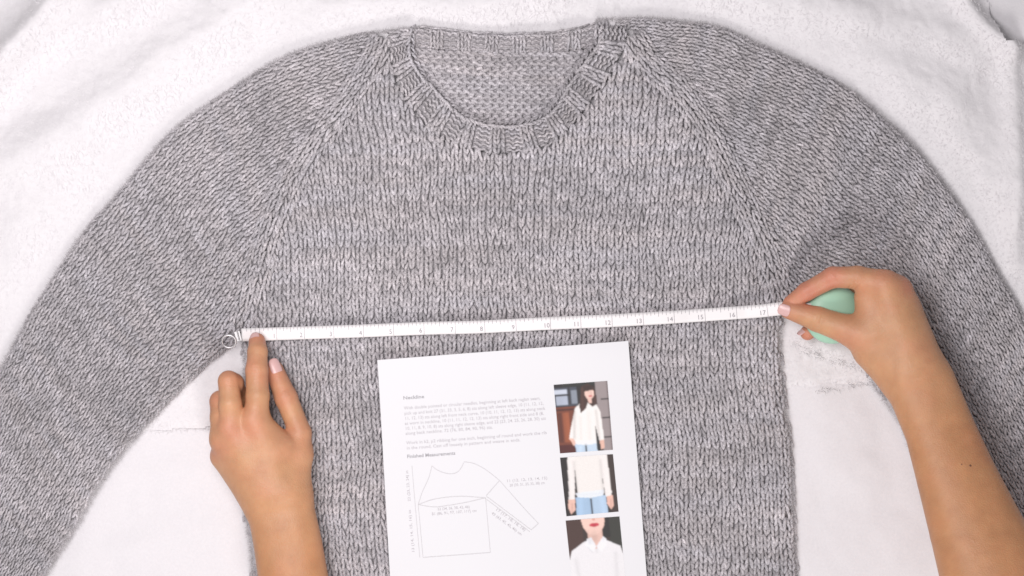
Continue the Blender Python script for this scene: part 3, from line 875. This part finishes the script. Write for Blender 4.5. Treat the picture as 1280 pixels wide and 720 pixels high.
for q_ in ((.52, .10, .52, .12, .02, -.2), (.38, .2, .40, .36, .03, -.15), (.64, .2, .66, .32, .03, -.12), (.5, .27, .5, .3, .08, -.2), (.12, .6, .16, 1, .04, -.1), (.86, .55, .84, 1, .04, -.1), (.52, .42, .52, .5, .02, -.12), (.36, .42, .44, .5, .012, -.15)): p3.fold(*q_)
corners = [((692, 481), (759, 476), (766, 562), (700, 566.5)), ((700, 572), (766, 567.5), (773, 639), (708, 645)), ((707, 650.5), (774, 645), (782, 728), (716, 734))]
for pt, cn in zip((p1, p2, p3), corners):
    cn = [np.array(c_, float) for c_ in cn]
    v, f = quad_grid(cn, PW - 1, PH - 1, 0.3)
    mesh_np("photo_print", W(v, KP), f, M_PRINT, pattern, True, pt.done(2).reshape(-1, 3))

# ------------------------------------------------------------------ tape measure
tape = thing("tape_measure", "white tape measure with mint green round case stretched across the sweater's chest", "tape measure", tuple(W([[640, 402, 18]])[0]))
ctr = resample(spline([(303, 418.5), (345, 417.2), (450, 413.7), (526, 410.6), (600, 408.6), (680, 404.5), (760, 401), (837, 396.6), (900, 392.3), (945, 389), (985, 384.8), (1015, 388)], 10), 3.0)
tz = lambda x: 20.6 + 0.8 * np.sin(np.asarray(x) / 31.0) + 0.5 * np.sin(np.asarray(x) / 13.0) + np.interp(x, [0, 300, 345, 860, 930, 985, 1015, 1400], [6, 6, 0, 0, 6, 21, 26, 26]) * 1.0
KT = kz(20)
def along(s):
    d = np.r_[0, np.cumsum(np.linalg.norm(np.diff(ctr, axis=0), axis=1))]
    return d
DT = along(0)
TT = np.gradient(ctr, axis=0); TT /= np.linalg.norm(TT, axis=1)[:, None]
NT = np.stack([-TT[:, 1], TT[:, 0]], 1)
def tape_pt(x, w_):
    """x position along the picture, w_ across (+ is towards the lower edge)"""
    cy = np.interp(x, ctr[:, 0], ctr[:, 1])
    nx = np.interp(x, ctr[:, 0], NT[:, 0]); ny = np.interp(x, ctr[:, 0], NT[:, 1])
    return np.stack([x + nx * w_, cy + ny * w_], -1)
hwid = 8.0
rows = np.linspace(-hwid, hwid, 5)
G = np.stack([np.c_[tape_pt(ctr[:, 0], np.full(len(ctr), r_)), tz(ctr[:, 0]) + 0.25 * math.cos(r_ / hwid * 1.4)] for r_ in rows], 1)
idx = np.arange(G.shape[0] * 5).reshape(G.shape[0], 5)
F = np.stack([idx[:-1, :-1], idx[:-1, 1:], idx[1:, 1:], idx[1:, :-1]], -1).reshape(-1, 4)
rb = mesh_np("tape_ribbon", W(G.reshape(-1, 3), KT), F, M_TAPE, tape)
so = rb.modifiers.new("thickness", 'SOLIDIFY'); so.thickness = 0.0004; so.offset = -1
inch = [304, 346, 380.5, 417.5, 454.5, 492, 530, 569, 606, 645, 688, 726, 765, 804, 842.5, 881, 920, 957, 994]
marks = []
for i in range(len(inch) - 1):
    for e8 in range(8):
        xx = inch[i] + (inch[i + 1] - inch[i]) * e8 / 8
        if xx < 306 or xx > 978: continue
        if e8 == 0 and i > 0:
            marks.append(np.array([tape_pt(np.array(xx), q) for q in np.linspace(-hwid + .2, hwid - .2, 5)]))
        else:
            ln_ = {4: 6.2, 2: 5.0, 6: 5.0}.get(e8, 4.0)
            marks.append(np.array([tape_pt(np.array(xx), q) for q in np.linspace(-hwid + .2, -hwid + ln_, 3)]))
ztape = lambda x, y: tz(x) + 0.5
v, f = ribbon(marks, 0.5, ztape)
mesh_np("inch_marks", W(v, KT), f, M_MARK, rb, False)
digits = [343, 376.6, 413.8, 451, 488.5, 526, 565, 602, 641.6, 683.7, 721, 760, 799, 837.5, 875.6, 914.7, 951.6]
for i, xx in enumerate(digits):
    s = str(i + 1)
    ang = math.degrees(math.atan2(*(tape_pt(np.array(xx + 4), 0) - tape_pt(np.array(xx - 4), 0))[::-1]))
    wv = 3.6 if len(s) == 1 else 8.4
    p = tape_pt(np.array(xx - wv / 2 - 0.5), 5.2)
    v, f = lay_text([(s, p[0], p[1], ang, None)], 8.2, ztape, 0.0)
    mesh_np("numeral", W(v, KT), f, M_MARK, rb, False)

def tube(pl, r, n=10, closed=False):
    pl = np.asarray(pl, float)
    T = np.gradient(pl, axis=0)
    if closed: T = np.roll(pl, -1, 0) - np.roll(pl, 1, 0)
    T /= np.linalg.norm(T, axis=1)[:, None]
    up = np.array([0.05, 0.02, 1.0])
    B = np.cross(T, up); B /= np.linalg.norm(B, axis=1)[:, None]
    U = np.cross(B, T)
    th = np.arange(n) / n * 2 * math.pi
    V = pl[:, None] + r * (np.cos(th)[None, :, None] * B[:, None] + np.sin(th)[None, :, None] * U[:, None])
    m = len(pl)
    i = np.arange(m if closed else m - 1)[:, None]; k = np.arange(n)[None]
    i2 = (i + 1) % m
    F = np.stack([i * n + k, i * n + (k + 1) % n, i2 * n + (k + 1) % n, i2 * n + k], -1).reshape(-1, 4)
    return V.reshape(-1, 3), F
def box_mesh(c, ax, ay, hx_, hy_, hz_):
    """rounded slab: two stacked inset rings"""
    c = np.array(c, float); ax = np.array(ax, float); ay = np.array(ay, float); az = np.array([0, 0, 1.0])
    V = []
    for (zz, ins) in ((-1, .25), (-.7, 0), (.7, 0), (1, .25)):
        for (sx, sy) in ((-1, -1), (-.8, -1), (.8, -1), (1, -1), (1, 1), (.8, 1), (-.8, 1), (-1, 1)):
            V.append(c + ax * (hx_ - ins) * sx + ay * (hy_ - ins) * sy + az * hz_ * zz)
    F = []
    for l in range(3):
        for k_ in range(8):
            F.append((l * 8 + k_, l * 8 + (k_ + 1) % 8, (l + 1) * 8 + (k_ + 1) % 8, (l + 1) * 8 + k_))
    for l, rv in ((0, True), (3, False)):
        for q_ in ((0, 1, 6, 7), (1, 2, 5, 6), (2, 3, 4, 5)):
            F.append(tuple(l * 8 + t for t in (q_[::-1] if rv else q_)))
    return np.array(V), np.array(F)
dx, dy = math.cos(math.radians(-14)), math.sin(math.radians(-14))
v, f = box_mesh((299, 420, 27), (dx, dy, 0), (-dy, dx, 0), 3.6, 6.4, 1.7)
clip = mesh_np("end_clip", W(v, KT), f, M_METAL, tape, False)
v, f = tube([(299.5 - dy * t, 420 - 0.5 + dx * t, 28.8) for t in np.linspace(-6, 6, 8)], 0.9)
mesh_np("crimp", W(v, KT), f, M_METAL, clip)
th = np.linspace(0, 2 * math.pi, 40, endpoint=False)
rg = np.stack([288.0 + 8.6 * np.cos(th), 426.5 + 7.8 * np.sin(th), 30.0 - 3.0 * np.sin(th)], -1)
v, f = tube(rg, 1.25, 10, True)
mesh_np("end_ring", W(v, KT), f, simple("ring_metal", (0.78, 0.76, 0.77), 0.5, 1.0), tape)

# case: round lens shaped shell with a seam and a button
def lathe(profile, n, centre, tiltx, tilty):
    th = np.arange(n) / n * 2 * math.pi
    P = np.array(profile, float)
    V = np.stack([P[:, None, 0] * np.cos(th)[None], P[:, None, 0] * np.sin(th)[None], np.repeat(P[:, 1:2], n, 1)], -1).reshape(-1, 3)
    cx, sx = math.cos(tiltx), math.sin(tiltx); cy, sy = math.cos(tilty), math.sin(tilty)
    V = V @ np.array([[1, 0, 0], [0, cx, -sx], [0, sx, cx]]).T @ np.array([[cy, 0, sy], [0, 1, 0], [-sy, 0, cy]]).T
    m = len(P)
    i = np.arange(m - 1)[:, None]; k = np.arange(n)[None]
    F = np.stack([i * n + k, i * n + (k + 1) % n, (i + 1) * n + (k + 1) % n, (i + 1) * n + k], -1).reshape(-1, 4)
    return V + np.array(centre), F
cc = seen(1042, 393.5, 34)
prof = []
for t in np.linspace(-math.pi / 2, math.pi / 2, 33):
    r_ = 36.5 * abs(math.cos(t)) ** 0.8; zz = 17.0 * math.copysign(abs(math.sin(t)) ** 0.95, t)
    if abs(zz) < 0.9: r_ -= 0.7
    prof.append((max(r_, 0.02), zz))
v, f = lathe(prof, 64, cc, -0.22, 0.10)
case = mesh_np("case", W(v), f, M_MINT, tape)
v, f = lathe([(0.02, 18.2), (6, 18.0), (7.4, 17.2), (7.6, 15.5)], 32, cc, -0.22, 0.10)
mesh_np("button", W(v), f, M_MINT, case)

# ------------------------------------------------------------------ hands (one continuous surface each)
def surface(D, org, h):
    s = D < 0
    nx, ny, nz = D.shape
    ncell = np.zeros((nx - 1, ny - 1, nz - 1), dtype=np.uint8)
    offs = [(a, b, c) for a in (0, 1) for b in (0, 1) for c in (0, 1)]
    for (a, b, c) in offs:
        ncell += s[a:nx - 1 + a, b:ny - 1 + b, c:nz - 1 + c]
    act = (ncell > 0) & (ncell < 8)
    I = np.argwhere(act)
    vals = {o: D[I[:, 0] + o[0], I[:, 1] + o[1], I[:, 2] + o[2]] for o in offs}
    acc_ = np.zeros((len(I), 3)); cnt = np.zeros(len(I))
    for i, a in enumerate(offs):
        for b in offs[i + 1:]:
            if sum(abs(np.array(a) - np.array(b))) != 1: continue
            va, vb = vals[a], vals[b]
            m = (va < 0) != (vb < 0)
            t = np.where(m, va / np.where(m, va - vb, 1), 0)[:, None]
            p = np.array(a)[None] + t * (np.array(b) - np.array(a))[None]
            acc_[m] += p[m]; cnt[m] += 1
    V = (I + acc_ / cnt[:, None]) * h + org
    ids = np.full(act.shape, -1, dtype=np.int64)
    ids[act] = np.arange(len(I))
    Fs = []
    for ax in range(3):
        sl0 = [slice(None)] * 3; sl1 = [slice(None)] * 3
        sl0[ax] = slice(0, -1); sl1[ax] = slice(1, None)
        ch = s[tuple(sl0)] != s[tuple(sl1)]
        E = np.argwhere(ch)
        b, c = [q for q in range(3) if q != ax]
        E = E[(E[:, b] > 0) & (E[:, c] > 0) & (E[:, b] < D.shape[b] - 1) & (E[:, c] < D.shape[c] - 1)]
        q = []
        for (db, dc) in ((-1, -1), (0, -1), (0, 0), (-1, 0)):
            T = E.copy(); T[:, b] += db; T[:, c] += dc
            q.append(ids[T[:, 0], T[:, 1], T[:, 2]])
        Q = np.stack(q, -1)
        st = s[E[:, 0], E[:, 1], E[:, 2]]
        if ax == 1: st = ~st
        Q[~st] = Q[~st][:, ::-1]
        Fs.append(Q)
    F = np.vstack(Fs)
    return V, F[(F >= 0).all(1)]

def build_field(box, h, palm, fingers, creases, kpalm=14.0, kf=9.0):
    lo = np.array(box[0], float); hi = np.array(box[1], float)
    n = np.ceil((hi - lo) / h).astype(int) + 1
    ax = [(lo[i] + np.arange(n[i]) * h).astype(np.float32) for i in range(3)]
    big = 60.0
    def smin(a, b, k):
        q_ = np.maximum(k - np.abs(a - b), 0) / k
        return np.minimum(a, b) - q_ * q_ * k * 0.25
    def cap(D, a, b, k):
        pa, ra = np.array(a[:3]), a[3]; pb, rb_ = np.array(b[:3]), b[3]
        mg = max(ra, rb_) + 22
        sl = []
        for i in range(3):
            l0 = min(pa[i], pb[i]) - mg; h0 = max(pa[i], pb[i]) + mg
            i0 = int(np.clip(np.floor((l0 - lo[i]) / h), 0, n[i])); i1 = int(np.clip(np.ceil((h0 - lo[i]) / h) + 1, 0, n[i]))
            sl.append(slice(i0, i1))
        X = ax[0][sl[0]][:, None, None] - pa[0]; Y = ax[1][sl[1]][None, :, None] - pa[1]; Z = ax[2][sl[2]][None, None, :] - pa[2]
        bx = pb - pa; L = float(bx @ bx) + 1e-6
        t = np.clip((X * bx[0] + Y * bx[1] + Z * bx[2]) / L, 0, 1)
        d = np.sqrt((X - t * bx[0]) ** 2 + (Y - t * bx[1]) ** 2 + (Z - t * bx[2]) ** 2) - (ra + (rb_ - ra) * t)
        sl = tuple(sl)
        D[sl] = smin(D[sl], d.astype(np.float32), k)
    P = np.full(n, big, dtype=np.float32)
    for ch in palm:
        Dn = np.full(n, big, dtype=np.float32)
        for a, b in zip(ch[:-1], ch[1:]): cap(Dn, a, b, 0.5)
        P = smin(P, Dn, kpalm)
    OUT = P.copy()
    for ch in fingers:
        Dn = np.full(n, big, dtype=np.float32)
        for a, b in zip(ch[:-1], ch[1:]): cap(Dn, a, b, 3.0)
        Dn = smin(P, Dn, kf)
        OUT = smin(OUT, Dn, 1.2)
    X = ax[0][:, None, None]; Y = ax[1][None, :, None]; Z = ax[2][None, None, :]
    for (c, dr, wv, amp, R) in creases:
        dr = np.array(dr, float); dr /= np.linalg.norm(dr)
        sl = tuple(slice(int(np.clip((c[i] - 2.5 * R - lo[i]) / h, 0, n[i])), int(np.clip((c[i] + 2.5 * R - lo[i]) / h + 1, 0, n[i]))) for i in range(3))
        xx, yy, zz = X[sl[0]] - c[0], Y[:, sl[1]] - c[1], Z[:, :, sl[2]] - c[2]
        t = xx * dr[0] + yy * dr[1] + zz * dr[2]
        OUT[sl] += amp * np.exp(-(t / wv) ** 2) * np.exp(-(xx ** 2 + yy ** 2 + zz ** 2) / R ** 2)
    return OUT, lo

def relax(V, F, it=2, lam=0.5):
    for _ in range(it):
        A_ = np.zeros_like(V); c_ = np.zeros(len(V))
        for a, b in ((0, 1), (1, 2), (2, 3), (3, 0)):
            for p_, q_ in ((a, b), (b, a)):
                for d_ in range(3): A_[:, d_] += np.bincount(F[:, p_], V[F[:, q_], d_], len(V))
                c_ += np.bincount(F[:, p_], minlength=len(V))
        V = V + lam * (A_ / np.maximum(c_, 1)[:, None] - V)
    return V

SKIN = np.array([0.595, 0.312, 0.168])
RED = np.array([0.62, 0.225, 0.155])
def make_hand(label, box, palm, fingers, creases, reds, nails, arm, h=1.1):
    D, org = build_field(box, h, palm, fingers, creases)
    V, F = surface(D, org, h)
    V = relax(V, F, 2)
    tri = V[F[:, 0]], V[F[:, 1]], V[F[:, 2]]
    wv = W(V)
    a, b, c = wv[F[:, 0]], wv[F[:, 1]], wv[F[:, 2]]
    if np.einsum('ij,ij->i', a, np.cross(b, c)).sum() < 0: F = F[:, ::-1]
    m = np.zeros(len(V))
    for (p, R, amt) in reds:
        m = np.maximum(m, amt * np.exp(-((V - np.array(p)) ** 2).sum(1) / R ** 2))
    m = np.clip(m + 0.4 * lattice_noise(V[:, 0], V[:, 1], 22, 91), 0, 1)[:, None]
    col = SKIN * (1 - m) + RED * m
    am = np.clip(((V - np.array(arm[0])) @ np.array(arm[1])) / 110.0 + 0.25, 0, 1)[:, None]
    col = col * (1 - am) + col * np.array([0.92, 0.85, 0.77]) * am
    bl = (0.5 * lattice_noise(V[:, 0] + V[:, 2], V[:, 1], 9, 92) + 0.5 * lattice_noise(V[:, 0], V[:, 1] + V[:, 2], 4.5, 93))[:, None]
    col = col * (1 + bl * np.array([0.05, 0.11, 0.12]))
    o = mesh_np("hand", wv, F, M_SKIN, None, True, col)
    o["label"] = label
    o["category"] = "hand"
    o["group"] = "hands holding the tape measure"
    for (c, d, n0, R, hl, hw) in nails:
        c = np.array(c, float); d = np.array(d, float); d /= np.linalg.norm(d)
        n0 = np.array(n0, float); n0 -= d * (n0 @ d); n0 /= np.linalg.norm(n0)
        bb = np.cross(d, n0)
        nu, nv = 12, 12
        G = []
        for i in range(nu + 1):
            t = i / nu * 2 - 1
            hwid_ = hw * (1 - 0.10 * (t + 1) / 2) * math.sqrt(max(0.0, 1 - abs(t) ** 4.5)) if abs(t) < 1 else hw * 0.3
            hwid_ = max(hwid_, hw * 0.3)
            for j in range(nv + 1):
                sgn = j / nv * 2 - 1
                ph = sgn * hwid_ / R
                G.append(c + d * t * hl * (1 - 0.0 * sgn * sgn) - n0 * 0.12 * max(0, t) ** 2 * hl * 0.8 + R * (math.sin(ph) * bb + math.cos(ph) * n0))
        idx = np.arange((nu + 1) * (nv + 1)).reshape(nu + 1, nv + 1)
        Fq = np.stack([idx[:-1, :-1], idx[1:, :-1], idx[1:, 1:], idx[:-1, 1:]], -1).reshape(-1, 4)
        no = mesh_np("nail", W(np.array(G)), Fq, M_NAIL, o)
        s_ = no.modifiers.new("thickness", 'SOLIDIFY'); s_.thickness = 0.0005; s_.offset = 0
    return o

def J(px, py, z, r):
    p = seen(px, py, z)
    return (p[0], p[1], p[2], r * kz(z))

# --- hand at the zero end of the tape
palm = [[J(332, 630, 50, 23), J(341, 680, 56, 23), J(350, 730, 62, 25), J(370, 850, 84, 30)],
        [J(367, 626, 50, 23), J(380, 680, 56, 22), J(386, 726, 62, 24), J(410, 846, 84, 30)],
        [J(350, 629, 52, 24), J(361, 680, 58, 23), J(368, 728, 64, 25), J(390, 848, 86, 31)],
        [J(358, 622, 51, 25), J(317, 525, 63, 15)],
        [J(346, 622, 52, 25), J(287, 535, 63.5, 14.5)],
        [J(336, 624, 50, 25), J(278, 549, 54, 15)],
        [J(328, 626, 45, 24), J(280, 570, 38, 16)],
        [J(362, 618, 46, 25), J(374, 568, 42, 16)],
        [J(328, 532, 54, 13), J(350, 560, 50, 20)]]
fingers = [[J(320, 527, 60, 16), J(322, 495, 61, 14.4), J(321, 463, 55, 13.8), J(322, 440, 46, 12.2), J(321.5, 426.5, 35, 10.4)],
           [J(289, 537, 61, 16), J(288, 505, 65, 14.2), J(285.8, 476.5, 58, 12.8), J(292, 479, 50, 12.4), J(297, 491, 28, 11.2), J(301, 508, 24, 10.5)],
           [J(280, 549, 52, 15.5), J(278, 522, 55, 15.0), J(275.5, 501.5, 47, 13.0), J(281, 504, 38, 12.2), J(286, 511, 26, 11), J(292, 526, 22, 10)],
           [J(280, 570, 38, 14), J(284, 540, 26, 11), J(296, 548, 20, 9.5)],
           [J(374, 568, 42, 16), J(375.5, 541, 40, 13.6), J(357.5, 497, 35, 14.2), J(343.0, 462, 29, 11.4)]]
tp = lambda ch, i: np.array(ch[i][:3])
idx_, mid_, rng_, pky_, thb_ = fingers
cre = []
pip = tp(idx_, 2) + np.array([0, 0, 12])
for dyv, am in ((-5, .5), (-2, .8), (1.5, .9), (4.5, .5)):
    cre.append((pip + np.array([0, dyv, 0]), (0.05, 1, 0), 0.9, am, 10))
cre.append((tp(idx_, 3) + np.array([0, 0, 9]), (0, 1, -1), 0.9, 0.6, 8))
ip = tp(thb_, 2) + np.array([4, -8, 9])
for dv in (-3, 0, 3): cre.append((ip + np.array([-.4 * dv, -.9 * dv, 0]), (.4, .9, 0), 0.9, .6, 9))
wr = seen(350, 634, 78)
cre.append((wr, (0.2, 1, 0), 13, 4.0, 40))
for (q0, q1) in (((320, 527), (356, 615)), ((290, 536), (346, 615))):            # tendons
    pass
reds = [(tp(idx_, 4), 16, .8), (tp(thb_, 3), 20, .7), (tp(mid_, 2), 14, .6), (tp(rng_, 2), 14, .7), (tp(thb_, 2), 16, .5),
        (tp(idx_, 0) + [0, 0, 16], 20, .5), (tp(mid_, 0) + [0, 0, 16], 20, .5), (tp(rng_, 0) + [0, 0, 12], 20, .5), (tp(idx_, 2), 18, .5), (tp(thb_, 1), 20, .4), (np.array(seen(268, 555, 45)), 22, .5)]
dI = tp(idx_, 4) - tp(idx_, 3); dT = tp(thb_, 3) - tp(thb_, 2)
nails = [(tp(idx_, 4) - 0.05 * dI, dI, (-0.25, -0.5, 1), 9.9, 7.5, 6.6), (tp(thb_, 3) + 0.05 * dT, dT, (0.42, -0.05, 0.9), 11.3, 10, 7.8)]
make_hand("hand with forearm from the bottom edge, index finger pressing the metal-tipped end of the tape",
          ((235, 400, 2), (450, 790, 120)), palm, fingers, cre, reds, nails, (seen(350, 625, 60), (0.19, 0.98, 0.0)))

# --- hand holding the case
palm = [[J(1133, 484, 74, 24), J(1157, 543, 84, 24), J(1177, 602, 97, 29), J(1199, 667, 112, 35), J(1222, 735, 130, 42), J(1264, 860, 165, 52)],
        [J(1167, 474, 74, 25), J(1192, 534, 84, 25), J(1214, 590, 97, 29), J(1240, 652, 112, 35), J(1266, 712, 130, 42), J(1318, 840, 165, 52)],
        [J(1150, 478, 77, 24), J(1175, 538, 87, 24), J(1195.5, 596, 101, 29), J(1219.5, 660, 116, 35), J(1244, 723, 134, 42), J(1291, 850, 170, 52)],
        [J(1138, 458, 76, 26), J(1106, 357, 78, 17.5)],
        [J(1148, 455, 73, 26), J(1121, 364, 68, 19)],
        [J(1150, 458, 66, 25), J(1130, 385, 56, 18)],
        [J(1151, 462, 58, 25), J(1136, 408, 46, 17)],
        [J(1128, 462, 68, 27), J(1100, 437, 64, 23), J(1072, 418, 63, 18)],
        [J(1084, 372, 65, 15.5), J(1094, 415, 66, 24)],
        [J(1088, 440, 54, 20), J(1126, 472, 62, 26)]]
fingers = [[J(1104, 356, 74, 18), J(1072, 347, 70, 14.5), J(1041, 346.5, 62, 13), J(1008, 364.5, 50, 11.5), J(988, 379, 42, 9.4)],
           [J(1121, 364, 66, 17), J(1092, 356, 26, 13), J(1040, 390, 16, 11), J(1009.5, 416, 18, 9.4)],
           [J(1130, 385, 54, 16), J(1098, 388, 18, 12), J(1060, 412, 15, 9.5)],
           [J(1136, 408, 44, 15), J(1108, 416, 18, 11), J(1085, 424, 14, 9)],
           [J(1072, 418, 63, 19), J(1056, 411, 61, 18), J(1022, 399, 53, 15.6), J(986, 387, 44, 11.6)]]
idx_, mid_, rng_, pky_, thb_ = fingers
cre = []
ip = tp(thb_, 2) + np.array([2, 1, 12])
for dv, am in ((-5, .6), (-1.5, 1.4), (1.5, 1.2), (4.5, .7)): cre.append((ip + np.array([dv, .3 * dv, 0]), (1, .32, 0), 0.9, am, 9))
wb = seen(1066, 360, 74)
for dv in (-3.5, 0, 3.5): cre.append((wb + np.array([dv, dv * .3, 4]), (1, .35, 0), 1.0, 1.5, 10))
for (qx, qy, qz, ddx, ddy) in ((1112, 372, 92, .3, 1), (1125, 385, 88, .4, 1), (1140, 462, 100, .3, 1), (1150, 474, 100, .35, 1)):
    cre.append((seen(qx, qy, qz), (ddx, ddy, 0), 1.1, .55, 12))
pp = tp(idx_, 2) + np.array([-2, -4, 11])
for dv in (-3, 0, 3): cre.append((pp + np.array([dv, 0, 0]), (1, -.2, 0), 0.9, .5, 8))
bs = seen(1047, 430, 62)
for dv in (-3, 1): cre.append((bs + np.array([dv * .7, dv, 0]), (.5, .85, 0), 0.9, .8, 9))
reds = [(tp(idx_, 2), 26, .8), (tp(idx_, 3), 26, .9), (tp(idx_, 4), 20, .9), (tp(thb_, 3), 18, .7), (tp(thb_, 2), 14, .35), (tp(mid_, 3), 22, 1.0), (tp(idx_, 1), 18, .6),
        (tp(idx_, 0) + [0, -12, 12], 20, .6), (tp(fingers[1], 0) + [6, -8, 12], 18, .6), (np.array(seen(1138, 380, 70)), 18, .5), (np.array(seen(1060, 420, 75)), 20, .35)]
dT = tp(thb_, 3) - tp(thb_, 2); dM = tp(mid_, 3) - tp(mid_, 2)
nails = [(tp(thb_, 3) + 0.12 * dT, dT, (-0.45, 0.15, 0.9), 11.6, 7.5, 8.0), (tp(mid_, 3) + 0.15 * dM, dM, (-0.9, -0.7, 0.6), 8.4, 5.5, 5.5)]
hand2 = make_hand("hand with two small moles on its forearm, pinching the tape beside the mint green case",
                  ((955, 310, 2), (1345, 790, 215)), palm, fingers, cre, reds, nails, (seen(1150, 470, 75), (0.34, 0.92, 0.18)))
dg = bpy.context.evaluated_depsgraph_get()
dg.update()
for (mx_, my_, r_) in ((1213, 582, 1.35), (1202, 580.5, 0.8)):
    cpos = Vector(cam.location)
    tgt = Vector(W([seen(mx_, my_, 100)])[0])
    ok, loc, nor, _ = hand2.ray_cast(cpos, (tgt - cpos).normalized())
    if ok:
        th = np.arange(12) / 12 * 2 * math.pi
        V = []
        for (rr, zz) in ((1.0, 0.0), (0.8, 0.35), (0.4, 0.55), (0.02, 0.6)):
            V += [(rr * r_ * math.cos(t) * S, rr * r_ * math.sin(t) * S, zz * r_ * S * 0.5) for t in th]
        rot = nor.to_track_quat('Z', 'Y').to_matrix()
        V = np.array([(rot @ Vector(p)) + loc for p in V])
        i = np.arange(3)[:, None]; k = np.arange(12)[None]
        F = np.stack([i * 12 + k, i * 12 + (k + 1) % 12, (i + 1) * 12 + (k + 1) % 12, (i + 1) * 12 + k], -1).reshape(-1, 4)
        mesh_np("mole", V, F, M_MOLE, hand2)
